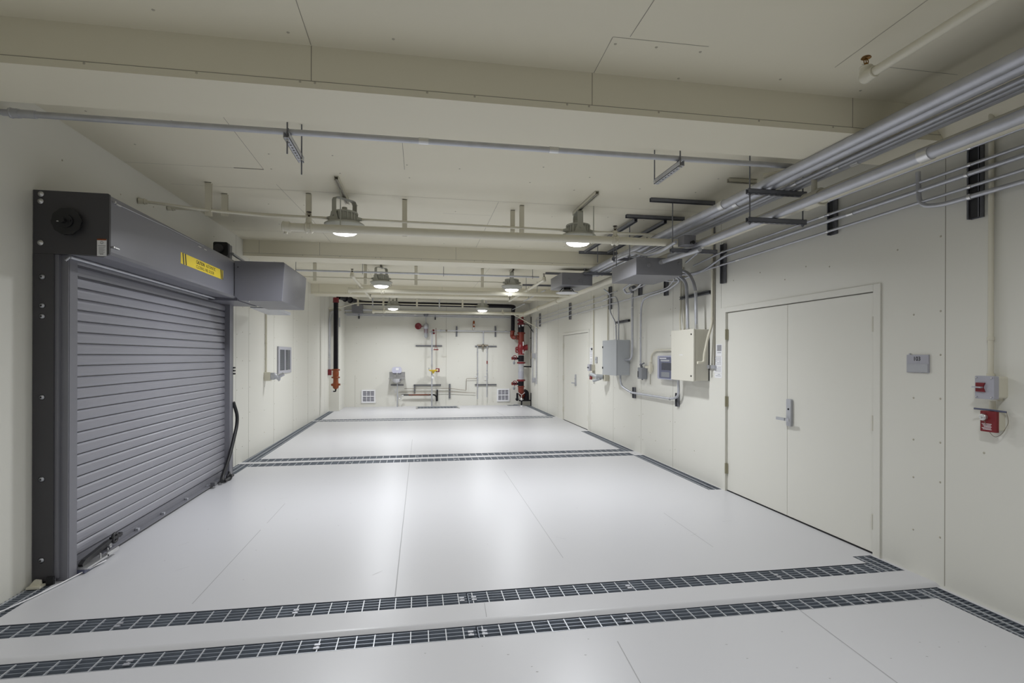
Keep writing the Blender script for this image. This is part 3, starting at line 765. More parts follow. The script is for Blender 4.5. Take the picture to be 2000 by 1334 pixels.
def hanger(x, y, z0, w, label):
    b = MB(); b.box(x - w / 2, x + w / 2, y - .02, y - .014, z0, ZC); b.box(x - w / 2, x + w / 2, y - .02, y + .02, ZC - .006, ZC); b.box(x - w / 2, x + w / 2, y + .014, y + .02, z0, ZC)
    b.cyl((x, y - .024, z0 + .03), (x, y + .024, z0 + .03), .008, n=8)
    tag(b.build('strap_hanger', 'cream'), label, 'hanger', HG)
hanger(-2.10, 5.95, 3.02, .06, 'cream strap hanger farthest left, on the first cream conduits')
hanger(-2.07, 6.33, 3.12, .06, 'short cream strap hanger just right of the leftmost hanger')
hanger(-1.17, 6.16, 2.98, .055, 'cream strap hanger beside the sprinkler left of the nearest left light')
hanger(-.15, 6.2, 2.95, .055, 'cream strap hanger between the nearest lights, nearer the left one')
hanger(1.19, 6.2, 2.96, .05, 'cream strap hanger between the nearest lights, nearer the right one')
hanger(1.12, 6.42, 3.10, .05, 'short cream strap hanger beside the one near the right light')
hanger(-1.92, 10.7, 3.02, .06, 'cream strap hanger right of the motor housing in the second bay')
hanger(-1.0, 10.75, 2.99, .055, 'cream strap hanger left of the second row left light')
hanger(-.04, 10.72, 2.99, .06, 'cream strap hanger between the second row lights, nearer the left')
hanger(1.27, 10.78, 2.99, .055, 'cream strap hanger just left of the second row right light')
for x, s in ((-1.67, 'left end'), (-.97, 'left light'), (-.03, 'middle'), (1.28, 'right light')):
    hanger(x, 15.8, 3.02, .05, 'small far cream strap hanger in the third bay near the %s' % s)

# ================================================================== GALVANISED CROSS CONDUITS
c1 = conduit('grey conduit crossing the room just behind the first ceiling beam', [(LX(4) + .005, 4.0, 3.165), (3.45, 4.0, 3.175)], .021, 'galv', 0, ((0, .60), (0, .44)))
u = MB(); u.cyl((-2.60, 4.0, 3.165), (-2.545, 4.0, 3.165), .032, n=8); u.torus((-2.59, 4.0, 3.165), .027, .007, (1, 0, 0)); u.cyl((-2.545, 4.0, 3.165), (-2.45, 4.0, 3.165), .026)
u.build('union', 'galv', c1)
conduit('thin grey conduit crossing the second bay behind the second beam', [(-2.2, 10.42, 3.17), (2.35, 10.42, 3.17)], .018, 'galv', 0, ((0, .48),))
def trap(x, y0, y1, z, rods, label, zr=None):
    t = thing('strut_hanger', label, 'strut hanger', (x, y0, z))
    strut((x, y0, z), (x, y1, z), open_side=1, m='galv', parent=t, name='channel')
    for xx, yy, zb in rods:
        MB().cyl((xx, yy, ZC), (xx, yy, zb), .0055, n=8).build('threaded_rod', 'galvd', t)
        MB().cyl((xx, yy, z - .012), (xx, yy, z - .002), .011, n=6).build('nut', 'bright', t)
    MB().torus((x, 4.0, z + .063), .026, .004, (1, 0, 0), 16, 6).build('pipe_clamp', 'galvd', t)
    return t
trap(-.895, 3.93, 4.42, 3.10, ((-.895, 3.96, 3.00), (-.875, 4.33, 2.98)), 'slotted strut on two rods under the crossing conduit, left of centre')
trap(2.035, 3.95, 4.42, 3.10, ((2.03, 3.97, 3.11), (1.98, 4.33, 3.11)), 'slotted strut on two rods under the crossing conduit, right of centre')
for x, s in ((-2.20, 'beside the motor housing'), (.48, 'in the middle of the room'), (2.22, 'left of the far pull box'), (-1.02, 'by the left branch pipe')):
    b = MB(); b.cyl((x, 10.42, ZC), (x, 10.42, 3.13), .005, n=8); b.torus((x, 10.42, 3.17), .023, .004, (1, 0, 0), 14, 6)
    tag(b.build('rod_hanger', 'galvd'), 'thin rod hanger on the second bay conduit %s' % s, 'hanger', 'rod hangers on the second bay conduit')

# ================================================================== RIGHT HAND CONDUIT BANK
zt1 = 3.05
BK = (('dark big conduit at the left edge of the upper ceiling bank', 2.94, .040, 3.09), ('mottled big conduit second from the left in the upper ceiling bank', 3.035, .040, 3.09),
      ('thin conduit third from the left in the upper ceiling bank', 3.135, .018, 3.068), ('thin conduit fourth from the left in the upper ceiling bank', 3.195, .018, 3.068), ('thin conduit at the right edge of the upper ceiling bank', 3.25, .018, 3.068))
for k, (lb, x, r, z) in enumerate(BK):
    conduit(lb, [(x, .5, z), (x, 9.7 - .1 * k, z)], r, 'galv', 0, ((0, (.475, .47, .40, .36, .35)[k]), (0, (.8, .76, .82, .78, .7)[k])), n=20)
lo = conduit('big galvanised conduit running just below the upper ceiling bank', [(3.05, .5, 2.842), (3.05, 6.22, 2.835)], .037, 'galv', 0, ((0, .405),), n=20)
def trapeze(y, x0, x1, zu, zl, label, zb):
    t = thing('trapeze_hanger', label, 'trapeze hanger', (x0, y, zu or zl))
    for z in (zu, zl):
        if z is None: continue
        strut((x0, y, z - .041), (x1, y, z - .041), open_side=1, m='galvd', parent=t, name='channel', up=(0, 0, 1))
    for x in (x0 + .025, x1 - .025):
        MB().cyl((x, y, ZC), (x, y, zb), .006, n=8).build('threaded_rod', 'galvd', t)
    for z in (zu, zl):
        if z is None: continue
        for x in (x0 + .025, x1 - .025):
            MB().cyl((x, y, z - .053), (x, y, z - .043), .012, n=6).build('nut', 'galvd', t)
    return t
trapeze(4.23, 2.78, 3.34, 3.045, 2.800, 'two tier trapeze hanger carrying conduits just behind the first beam', 2.74)
trapeze(5.66, 2.78, 3.34, None, 2.815, 'trapeze hanger with one low bar in front of the near pull box', 2.76)
trapeze(7.5, 2.78, 3.34, 3.045, None, 'trapeze hanger over the near pull box', 2.98)
trapeze(8.9, 2.78, 3.34, 3.045, None, 'trapeze hanger between the two pull boxes', 2.98)
for y, s, x0 in ((4.88, 'farthest right, partly behind the big conduits', 3.0), (5.64, 'above the rods of the second trapeze', 2.53), (6.35, 'above the two lengthwise rails', 2.53), (8.68, 'against the second beam', 2.64), (11.0, 'beyond the second beam', 2.62)):
    strut((x0, y, ZC - .041), (3.30, y, ZC - .041), label='dark strut channel across the ceiling %s' % s, m='galvd' if y != 4.88 else 'cream')
for x, s in ((2.66, 'left'), (3.05, 'right')):
    strut((x, 6.35, ZC - .085), (x, 8.4, ZC - .085), label='lengthwise strut rail on the ceiling above the near pull box, %s one' % s)
for x, y, zb, s in ((2.66, 6.55, 2.826, 'left front'), (2.66, 7.02, 2.826, 'left back'), (2.66, 7.8, 3.02, 'beyond the box')):
    tag(MB().cyl((x, y, ZC - .08), (x, y, zb), .006, n=8).build('threaded_rod', 'galvd'), 'thin threaded rod hanging above the near pull box, %s' % s, 'rod')
# pull boxes
def pull_box(x0, x1, y0, y1, z0, z1, label, stubs):
    t = thing('pull_box', label, 'pull box', ((x0 + x1) / 2, y0, z0))
    MB().box(x0, x1, y0, y1, z0, z1).build('housing', 'box', t, bevel=.004)
    MB().box(x0 + .004, x1 - .004, y0 + .004, y1 - .004, z0 - .003, z0).build('cover', 'box', t)
    for x, z, r in stubs:
        b = MB(); b.cyl((x, y0, z), (x, y0 - .012, z), r, n=16); b.torus((x, y0 - .006, z), r, .004, (0, 1, 0), 18, 6); b.build('hub', 'box', t)
    return t
pull_box(2.635, 3.245, 6.28, 7.12, 2.615, 2.825, 'large grey pull box hanging nearer under the conduit bank', ((2.80, 2.73, .022), (3.2, 2.76, .018)))
pull_box(2.42, 2.96, 8.95, 9.75, 2.83, 3.04, 'farther dark grey pull box at the end of the conduit bank', ((2.75, 2.9, .03), (2.55, 2.92, .02)))
jb = thing('junction_box', 'small grey junction box sitting on the second trapeze at the cream pipe end', 'junction box', (2.93, 5.6, 2.82))
MB().box(2.86, 3.0, 5.50, 5.64, 2.83, 2.935).build('housing', 'box', jb, bevel=.003)
MB().cyl((2.95, 5.50, 2.85), (2.95, 5.46, 2.85), .02).build('hub', 'black', jb)
# conduits entering the near pull box
conduit('conduit dropping in an S bend from the trapeze over the near pull box', [(2.79, 5.55, 2.865), (2.79, 5.95, 2.83), (2.80, 6.35, 2.86), (2.80, 6.75, 2.98), (2.80, 7.4, 3.0)], .018, 'galv', .12)
conduit('big conduit slanting down into the front of the near pull box', [(3.02, 5.45, 2.77), (2.95, 6.28, 2.77)], .026, 'galv', 0, ((0, .93),))
dm = thing('ceiling_dome', 'round white disc device on a black bracket below the far pull box', 'ceiling device', (2.62, 9.3, 2.70))
MB().lathe((2.62, 9.35, 2.725), [(.0002, 0), (.17, .002), (.20, .012), (.19, .022), (.10, .03), (.0002, .03)], n=28).build('disc', 'lensoff', dm)
MB().lathe((2.62, 9.35, 2.755), [(.10, 0), (.09, .03), (.04, .05), (.0002, .05)], n=20).build('driver_housing', 'luma', dm)
b = MB(); b.box(2.56, 2.68, 9.32, 9.38, 2.80, 2.828); b.tube([(2.70, 9.35, 2.82), (2.76, 9.35, 2.75)], .008); b.tube([(2.54, 9.35, 2.82), (2.48, 9.35, 2.75)], .008); b.build('bracket', 'black', dm)

# ---- wall struts on the right wall with their conduits
def wall_strut(y, z0, z1, label, w=.082):
    strut((XR - .043, y, z0), (XR - .043, y, z1), w=w, m='bstrut' if y > 12 else 'galvd', h=.041, up=(1, 0, 0), label=label, open_side=-1)
wall_strut(2.99, 2.52, 3.00, 'wall strut nearest the camera at the upper right')
wall_strut(4.24, 2.69, 3.00, 'short wall strut second from the camera, left of the conduit bend')
wall_strut(5.98, 2.49, 2.96, 'wall strut just left of the near double door top')
wall_strut(7.50, 2.51, 2.95, 'wall strut below the near pull box')
wall_strut(8.45, 2.62, 2.9, 'stub of wall strut behind the grey vertical conduit')
wall_strut(9.86, 2.51, 2.94, 'wall strut above the grey enclosure')
wall_strut(12.63, 2.50, 2.90, 'wall strut above the far double door')
wall_strut(15.9, 2.51, 2.90, 'farthest wall strut near the back right corner')
XW = XR - .062
WC = ((2.982, .011, 'topmost'), (2.885, .011, 'second from the top'), (2.823, .016, 'thickest middle'), (2.747, .011, 'fourth from the top'))
def wconds(): 
    ys = (.6, 2.99, 4.24)
    conduit('topmost thin wall conduit at the upper right, bending inward by the trapeze', [(XW, .6, 2.982), (XW, 4.4, 2.985), (3.45, 5.2, 2.985), (3.30, 5.6, 2.95), (3.30, 6.3, 2.78)], .011, 'galv', .15, (), ((0, .63), (0, .955)))
    conduit('second wall conduit from the top at the upper right', [(XW, .6, 2.885), (XW, 5.98, 2.855), (XW - .01, 6.6, 2.80)], .011, 'galv', .1, ((0, .69),), ((0, .445), (0, .675), (0, .99)))
    conduit('thickest middle wall conduit, dipping left of the near strut to the pull box', [(XW, .6, 2.823), (XW, 5.9, 2.80), (XW, 6.35, 2.70), (XW - .03, 6.75, 2.70), (3.36, 7.05, 2.78), (3.25, 7.0, 2.78)], .016, 'galv', .15, ((0, .64),), ((0, .455), (0, .99)))
    conduit('lowest long wall conduit running over the near double door', [(XW, .6, 2.747), (XW, 6.3, 2.700), (XW, 7.1, 2.66), (XW - .1, 7.3, 2.70)], .011, 'galv', .15, ((0, .88),), ((0, .42), (0, .64), (0, .95)))
    conduit('bottom conduit at the far right bending up behind the others', [(XW, .6, 2.655), (XW, 3.20, 2.660), (XW, 3.36, 2.70), (XW, 3.37, 2.95)], .016, 'galv', .16, (), ((0, .92),))
wconds()
conduit('upper thin conduit along the far half of the right wall', [(XW, 9.4, 2.80), (XW, 16.2, 2.78)], .009, 'galv', .1, ((0, .3), (0, .6)))
conduit('middle thin conduit along the far half of the right wall', [(XW, 9.95, 2.70), (XW, 16.5, 2.70)], .009, 'galv', .1, ((0, .2),))
conduit('lower thin conduit from the looped bends to the far corner', [(3.35, 7.2, 2.79), (XW - .06, 7.0, 2.70), (XW, 7.35, 2.61), (XW, 7.60, 2.60), (XW, 16.3, 2.575)], .011, 'galv', .1, ((3, .3), (3, .5)))
conduit('looped conduit bending from the pull box down to the grey switch', [(3.30, 7.05, 2.79), (XW - .04, 6.85, 2.66), (XW, 7.35, 2.575), (XW, 8.0, 2.56), (XW, 8.30, 2.52), (XW, 8.33, 2.2), (XW, 8.33, 1.47)], .016, 'galv', .16, (), ((2, .4),))

# conduits to the cream enclosure
XK = XR - .14
conduit('left of the two thick conduits rising from the cream enclosure', [(XK, 6.62, 1.955), (XK, 6.66, 2.6), (XK - .08, 6.80, 2.72), (3.25, 6.85, 2.74)], .021, 'galv', .18, (), ((0, .03),))
conduit('right of the two thick conduits, curving over to the pull box', [(XK, 6.40, 1.955), (XK, 6.42, 2.52), (XK - .02, 6.62, 2.75), (3.25, 6.95, 2.76)], .021, 'galv', .30, ((0, .05),), ((0, .85),))
strut((XR - .043, 6.27, 2.42), (XR - .043, 7.05, 2.42), up=(1, 0, 0), label='dark horizontal strut on the wall above the cream enclosure', open_side=-1)
ep = thing('control_cabinet', 'cream wall cabinet with a flat door, left of the near double door', 'electrical cabinet', (XR, 6.6, 1.293))
MB().box(3.445, XR - .012, 6.325, 6.915, 1.300, 1.952).build('body', 'enclc', ep, bevel=.004)
dd = MB().box(3.416, 3.438, 6.315, 6.925, 1.293, 1.957).build('cabinet_door', 'enclc', ep, bevel=.003)
for z in (1.36, 1.89): MB().cyl((3.416, 6.37, z), (3.408, 6.37, z), .010, n=10).build('quarter_turn_lock', 'black', dd)
b = MB()
for k in range(7): b.box(3.4150, 3.4158, 6.60 + k * .014, 6.609 + k * .014, 1.622, 1.634)
b.build('faint_mark', 'white', dd)
MB().box(XR - .012, XR - .006, 6.318, 6.922, 1.30, 1.95).build('back_plate', 'ink', ep)  # black slab painting the shadow gap between cabinet and wall
MB().box(XR - .03, XR, 6.16, 6.33, 1.455, 1.50).build('side_stub', 'galv', ep)
# gas monitor beside it
gm = thing('wall_monitor', 'blue grey wall monitor with a display, half hidden behind the cream cabinet', 'monitor', (XR, 7.4, 1.27))
MB().rbox(XR - .10, XR - .02, 7.15, 7.62, 1.275, 1.62, .03, 0).build('housing', 'blue', gm)
MB().rbox(XR - .104, XR - .10, 7.18, 7.56, 1.29, 1.60, .02, 0).build('front_panel', 'teal', gm)
MB().box(XR - .106, XR - .103, 7.14, 7.47, 1.41, 1.515).build('display', 'screen', gm)
MB().box(XR - .106, XR - .103, 7.32, 7.54, 1.575, 1.588).build('white_strip', 'white', gm)
MB().box(XR - .106, XR - .103, 7.22, 7.48, 1.31, 1.38).build('keypad', 'smoke', gm)
MB().box(XR - .106, XR - .103, 7.22, 7.50, 1.535, 1.56).build('label_strip', 'signl', gm)
# grey switch
gs = thing('wall_switch', 'small dark grey switch box at the foot of the looped conduit', 'switch', (XR, 8.3, 1.24))
MB().rbox(XR - .10, XR - .01, 8.20, 8.36, 1.245, 1.43, .01, 0).build('housing', 'smoke', gs)
MB().box(XR - .102, XR - .09, 8.33, 8.365, 1.27, 1.37).build('window', 'black', gs)
b = MB(); b.tube([(XW, 8.33, 1.48), (XW, 8.29, 1.43)], .02); b.tube([(XW, 8.34, 1.47), (XW + .01, 8.22, 1.50)], .012); b.build('connector', 'galvd', gs)
MB().cyl((XR - .05, 8.29, 1.245), (XR - .05, 8.29, 1.225), .012).build('plug', 'smoke', gs)
# cream gas sensor with its conduit
cs2 = thing('gas_sensor', 'cream sensor fitting on a bent cream conduit left of the monitor', 'sensor', (XR - .03, 7.85, 1.4))
b = MB(); b.tube([(XR - .03, 6.93, 1.70), (XR - .03, 7.86, 1.70), (XR - .03, 8.0, 1.62), (XR - .03, 8.0, 1.52)], .013, .12); b.build('conduit', 'cream', cs2)
b = MB(); b.lathe((XR - .035, 8.02, 1.33), [(.008, 0), (.022, .03), (.034, .05), (.034, .12), (.02, .15), (.018, .19)], n=16); b.cyl((XR - .05, 8.02, 1.44), (XR - .09, 8.08, 1.44), .022, .018); b.tube([(XR - .035, 7.97, 1.50), (XR - .035, 7.93, 1.42), (XR - .035, 7.98, 1.34)], .006, .04); b.build('sensor_body', 'cream', cs2)
MB().cyl((XR - .035, 8.02, 1.33), (XR - .035, 8.02, 1.17), .006, n=8).build('probe', 'seam', cs2)
MB().cyl((XR - .03, 7.62, 1.70), (XR - .03, 7.66, 1.70), .018).build('coupling', 'cream', cs2)
# cream conduits down the wall
conduit('cream conduit dropping to the small elbow right of the cream cabinet', [(XR - .025, 6.22, 3.3), (XR - .025, 6.22, 2.02), (XR - .07, 6.24, 1.85), (XR - .11, 6.26, 1.62), (XR - .11, 6.26, 1.53), (XR - .20, 6.26, 1.53)], .017, 'cream', .05, (), ((0, .95),))
conduit('thin grey green conduit ending beside the notices', [(XR - .015, 6.19, 3.2), (XR - .015, 6.19, 1.49)], .008, 'seam', 0)
conduit('pair member of cream conduits above the cream cabinet, wavy one', [(XR - .02, 7.05, 2.85), (XR - .02, 7.05, 2.28), (XR - .05, 7.02, 2.15), (XR - .10, 6.9, 1.95)], .012, 'cream', .08)
conduit('straight cream conduit just behind the wavy one', [(XR - .015, 7.0, 2.85), (XR - .015, 6.96, 1.95)], .010, 'cream', 0)
conduit('cream conduit down the wall to the red disconnect switch at far right', [(XR - .024, 2.89, ZC), (XR - .024, 2.89, 1.50)], .015, 'cream', 0, (), ((0, .88),))

# grey enclosure
eg = thing('control_cabinet', 'light grey wall cabinet between the far double door and cream cabinet', 'electrical cabinet', (XR, 9.2, 1.27))
MB().box(3.405, XR - .002, 8.935, 9.625, 1.280, 1.895).build('body', 'encl', eg, bevel=.004)
dd = MB().box(3.385, 3.401, 8.925, 9.635, 1.272, 1.900).build('cabinet_door', 'encl', eg, bevel=.003)
for z in (1.38, 1.76): MB().box(3.376, 3.386, 9.60, 9.63, z, z + .035).build('door_clip', 'ink', dd)
conduit('thin conduit curving down to the top of the grey cabinet', [(3.40, 9.62, 2.86), (XR - .12, 9.62, 2.78), (XR - .12, 9.62, 2.45), (XR - .12, 9.30, 2.2), (XR - .12, 9.28, 1.90)], .013, 'galv', .1, (), ((3, .1),))
conduit('arched conduit dropping into the grey cabinet beside the thin one', [(XR - .10, 10.0, 2.70), (XR - .10, 9.35, 2.70), (XR - .10, 9.22, 2.55), (XR - .10, 9.22, 1.90)], .013, 'galv', .18)
strut((XR - .043, 8.93, 2.235), (XR - .043, 9.55, 2.235), up=(1, 0, 0), label='short dark strut on the wall above the grey cabinet', open_side=-1, m='galvd')
vc = conduit('thick vertical conduit curving into the side of the grey cabinet', [(XW, 8.68, 2.74), (XW, 8.68, 1.66), (XW, 8.74, 1.56), (XR - .08, 8.93, 1.545)], .020, 'galv', .12, ((0, .05),), ((0, .28),))
b = MB(); b.cyl((XW, 8.62, 2.76), (XW, 8.74, 2.76), .045, n=18); b.cyl((XW, 8.68, 2.74), (XW, 8.68, 2.66), .028, .022); b.build('junction_hub', 'galvd', vc)
conduit('looped conduit hanging below the near pull box', [(3.10, 7.12, 2.66), (3.2, 7.6, 2.62), (3.3, 8.0, 2.64), (3.40, 8.3, 2.72)], .013, 'galv', .2)
conduit('dark looped conduit between the pull box and the round hub', [(3.40, 8.2, 2.80), (3.50, 8.9, 2.78), (XW, 8.95, 2.70), (XW, 8.72, 2.70)], .018, 'galv', .18)
conduit('sloping thin conduit from the round hub to the looped bends', [(XW, 8.62, 2.75), (XW, 8.3, 2.74), (XW, 7.9, 2.80), (XW - .1, 7.4, 2.84)], .011, 'galv', .15)
conduit('U shaped conduit joining the undersides of the two wall cabinets', [(XR - .12, 9.08, 1.28), (XR - .12, 9.06, 1.10), (XR - .06, 8.78, .995), (XR - .06, 7.25, 1.0), (XR - .08, 6.98, 1.05), (XR - .10, 6.96, 1.29)], .018, 'galv', .22, (), ((2, .03), (2, .97)))
strut((XR - .043, 8.70, .90), (XR - .043, 8.70, 1.085), up=(1, 0, 0), label='short vertical wall strut under the grey cabinet', open_side=-1, w=.06)
strut((XR - .043, 7.14, .90), (XR - .043, 7.14, 1.09), up=(1, 0, 0), label='short vertical wall strut under the cream cabinet', open_side=-1, w=.06)
conduit('cream conduit coming down behind the top of the grey cabinet', [(XR - .02, 10.0, 2.9), (XR - .02, 10.0, 1.3)], .012, 'cream', 0)
conduit('cream conduit right of the far double door', [(XR - .02, 10.87, 2.88), (XR - .02, 10.87, 1.40)], .012, 'cream', 0, (), ((0, .12),))

# receptacles and disconnects
def explosion_plug(y, z, label, parent=None):
    t = thing('wall_receptacle', label, 'receptacle', (XR, y, z))
    MB().rbox(XR - .09, XR, y - .055, y + .055, z - .075, z + .075, .012, 0).build('back_box', 'cream', t)
    return t
t = explosion_plug(10.02, 1.205, 'cream receptacle with grey sockets pointing left below the grey cabinet')
b = MB(); b.cyl((XR - .09, 10.05, 1.21), (XR - .20, 10.12, 1.215), .045, .05); b.cyl((XR - .19, 10.10, 1.21), (XR - .26, 10.30, 1.26), .035); b.cyl((XR - .15, 10.05, 1.18), (XR - .22, 10.25, 1.13), .03); b.build('socket', 'encl', t)
sw = thing('disconnect_switch', 'grey faced switch with a red handle plate on the far right wall', 'switch', (XR, 2.85, 1.34))
b = MB(); b.rbox(XR - .075, XR, 2.805, 2.912, 1.345, 1.483, .014, 0); b.cyl((XR - .024, 2.89, 1.483), (XR - .024, 2.89, 1.50), .022); b.box(XR - .012, XR, 2.83, 2.86, 1.325, 1.345); b.build('back_box', 'cream', sw)
f = MB().rbox(XR - .112, XR - .075, 2.800, 2.917, 1.340, 1.486, .008, 0).build('cover', 'blue', sw)
f.data.materials[0] = M['signg']
MB().prism([(2.850, 1.385), (2.905, 1.385), (2.905, 1.442), (2.850, 1.442), (2.862, 1.414)], 0, XR - .122, XR - .112).build('handle_plate', 'red', sw)
MB().box(XR - .14, XR - .122, 2.86, 2.915, 1.409, 1.418).build('handle', 'galv', sw)
for yy in (2.812, 2.905):
    for zz in (1.352, 1.474): MB().cyl((XR - .112, yy, zz), (XR - .119, yy, zz), .005, n=8).build('screw', 'bright', sw)
rr = thing('red_receptacle', 'dark red faced receptacle hanging under the switch with a looped wire', 'receptacle', (XR, 2.87, 1.13))
b = MB(); b.rbox(XR - .055, XR, 2.82, 2.91, 1.138, 1.258, .010, 0); b.cyl((XR - .03, 2.875, 1.258), (XR - .03, 2.875, 1.325), .017); b.build('back_box', 'cream', rr)
MB().rbox(XR - .072, XR - .055, 2.815, 2.915, 1.130, 1.262, .004, 0).build('face_plate', 'red', rr)
b = MB(); b.cyl((XR - .072, 2.885, 1.222), (XR - .095, 2.887, 1.222), .019, n=8); b.torus((XR - .09, 2.887, 1.222), .018, .005, (1, 0, 0), 10, 6); b.cyl((XR - .095, 2.887, 1.222), (XR - .108, 2.888, 1.222), .008); b.build('plug_cap', 'bright', rr)
b = MB()
for k in range(5): b.box(XR - .0732, XR - .072, 2.845 + .004 * (k % 2), 2.905 - .006 * (k % 3), 1.178 - .0085 * k, 1.1815 - .0085 * k)
b.build('face_print', 'white', rr)
MB().tube([(XR - .085, 2.945, 1.272), (XR - .05, 2.87, 1.268), (XR - .03, 2.79, 1.262)], .006).build('cord_rod', 'teal', rr)
MB().tube([(XR - .03, 2.79, 1.262), (XR - .03, 2.775, 1.2), (XR - .04, 2.81, 1.12), (XR - .05, 2.845, 1.095), (XR - .06, 2.87, 1.13), (XR - .085, 2.885, 1.21)], .0016, .04, n=6).build('wire_loop', 'copper', rr)
# the far switch pair by the far door
t = thing('disconnect_switch', 'small grey faced switch beside the far double door', 'switch', (XR, 10.87, 1.31))
MB().rbox(XR - .08, XR, 10.81, 10.93, 1.31, 1.44, .012, 0).build('back_box', 'cream', t)
MB().rbox(XR - .125, XR - .08, 10.805, 10.935, 1.305, 1.445, .008, 0).build('cover', 'signg', t)
MB().box(XR - .15, XR - .125, 10.86, 10.89, 1.36, 1.39).build('handle', 'galvd', t)
t = thing('red_receptacle', 'small red faced receptacle below the switch by the far double door', 'receptacle', (XR, 10.87, 1.12))
MB().rbox(XR - .06, XR, 10.82, 10.92, 1.13, 1.25, .01, 0).build('back_box', 'cream', t)
MB().rbox(XR - .085, XR - .06, 10.815, 10.925, 1.125, 1.255, .006, 0).build('face_plate', 'red', t)
MB().cyl((XR - .085, 10.9, 1.21), (XR - .11, 10.91, 1.21), .02).build('plug_cap', 'bright', t)
MB().cyl((XR - .03, 10.87, 1.25), (XR - .03, 10.87, 1.31), .014).build('nipple', 'cream', t)
t = thing('wall_plate', 'small pale wall plate right of the far door notices', 'wall plate', (XR, 10.6, 1.48))
MB().rbox(XR - .02, XR, 10.66, 10.76, 1.47, 1.60, .008, 0).build('plate', 'signl', t); MB().cyl((XR - .02, 10.71, 1.55), (XR - .024, 10.71, 1.55), .008).build('button', 'ink', t)

# room sign 103
rs = thing('room_sign', 'grey room sign reading 103 right of the near double door', 'sign', (XR, 3.42, 1.5))
MB().rbox(XR - .012, XR - .001, 3.330, 3.508, 1.49, 1.622, .003, 0).build('sign_plate', 'signg', rs, bevel=.0015)
MB().box(XR - .016, XR - .012, 3.333, 3.500, 1.494, 1.555).build('insert_window', 'signl', rs)
text('103', .042, (XR - .0128, 3.452, 1.578), (0, -1, 0), (0, 0, 1), rs, 'lettering', 'ink', .0006, .95)
b = MB()
for k in range(5): b.box(XR - .0132, XR - .0122, 3.418 - .004 * k, 3.420 - .004 * k, 1.566, 1.568)
b.build('braille_dots', 'signl', rs)
b = MB(); b.box(XR - .010, XR - .002, 3.482, 3.492, 1.622, 1.632); b.build('top_screw', 'galv', rs)
# notices
def notice(y0, y1, z0, z1, label, rows=6, dark=None):
    t = thing('notice', label, 'notice', (XR, (y0 + y1) / 2, z0))
    MB().box(XR - .002, XR - .0005, y0, y1, z0, z1).build('paper', 'white', t)
    b = MB(); h = (z1 - z0) / (rows + 1)
    for k in range(rows):
        z = z1 - h * (k + .8); a = y0 + (y1 - y0) * .1; e = y1 - (y1 - y0) * (.1 + .25 * random.random())
        n_ = 5
        for q in range(n_):
            if random.random() < .85: b.box(XR - .003, XR - .0018, e + (a - e) * q / n_, e + (a - e) * (q + .7) / n_, z, z + h * .38)
    b.build('print', 'greyink', t)
    if dark: MB().box(XR - .0032, XR - .0018, dark[0], dark[1], dark[2], dark[3]).build('dark_picture', 'ink' if len(dark) < 5 else dark[4], t)
notice(6.04, 6.17, 1.615, 1.76, 'topmost notice beside the cream cabinet, with a dark picture', 4, (6.05, 6.145, 1.675, 1.75, 'greyink'))
notice(6.035, 6.225, 1.49, 1.61, 'second notice down beside the cream cabinet', 6)
notice(6.04, 6.21, 1.405, 1.485, 'third notice down beside the cream cabinet', 5)
notice(6.04, 6.20, 1.345, 1.40, 'lowest notice beside the cream cabinet', 2)
notice(10.98, 11.17, 1.57, 1.80, 'upper notice right of the far double door', 6, (10.99, 11.08, 1.74, 1.79))
notice(10.98, 11.17, 1.41, 1.565, 'lower notice right of the far double door', 5)

# ================================================================== LEFT WALL FITTINGS
yl = 9.93; xl = LX(yl)
conduit('cream conduit dropping down the left wall to its receptacle', [(xl + .02, yl, 3.1), (xl + .02, yl, 1.32)], .014, 'cream', 0, (), ((0, .72),))
t = thing('wall_receptacle', 'cream receptacle with angled grey sockets on the left wall', 'receptacle', (xl, yl, 1.14))
MB().rbox(xl, xl + .10, yl - .06, yl + .06, 1.17, 1.32, .012, 0).build('back_box', 'cream', t)
b = MB(); b.cyl((xl + .10, yl, 1.25), (xl + .20, yl + .03, 1.245), .05, .045); b.cyl((xl + .18, yl + .02, 1.22), (xl + .30, yl + .05, 1.29), .032); b.cyl((xl + .16, yl, 1.27), (xl + .24, yl + .03, 1.18), .03); b.box(xl + .10, xl + .16, yl - .04, yl + .04, 1.19, 1.31); b.build('socket', 'galv', t)
t = thing('wall_louver', 'grey metal louver vent in the left wall', 'vent', (LX(11), 11.2, 1.26))
x = LX(11.2); f = MB(); ya, yb, za, zb = 10.72, 11.76, 1.265, 1.78
f.box(x, x + .025, ya, yb, za, za + .06); f.box(x, x + .025, ya, yb, zb - .06, zb); f.box(x, x + .025, ya, ya + .1, za + .06, zb - .06); f.box(x, x + .025, yb - .1, yb, za + .06, zb - .06); f.box(x, x + .022, 11.21, 11.27, za + .06, zb - .06)
f.build('frame', 'signg', t)
for a, b_ in ((ya + .1, 11.21), (11.27, yb - .1)):
    f = MB(); z = za + .07
    while z < zb - .06:
        f.add([(x + .004, a, z + .016), (x + .004, b_, z + .016), (x + .02, b_, z), (x + .02, a, z)], [(0, 1, 2, 3)]); z += .02
    f.build('louver_blades', 'smoke', t)
MB().box(x - .001, x + .003, ya + .05, yb - .05, za + .03, zb - .03).build('backing', 'ink', t)

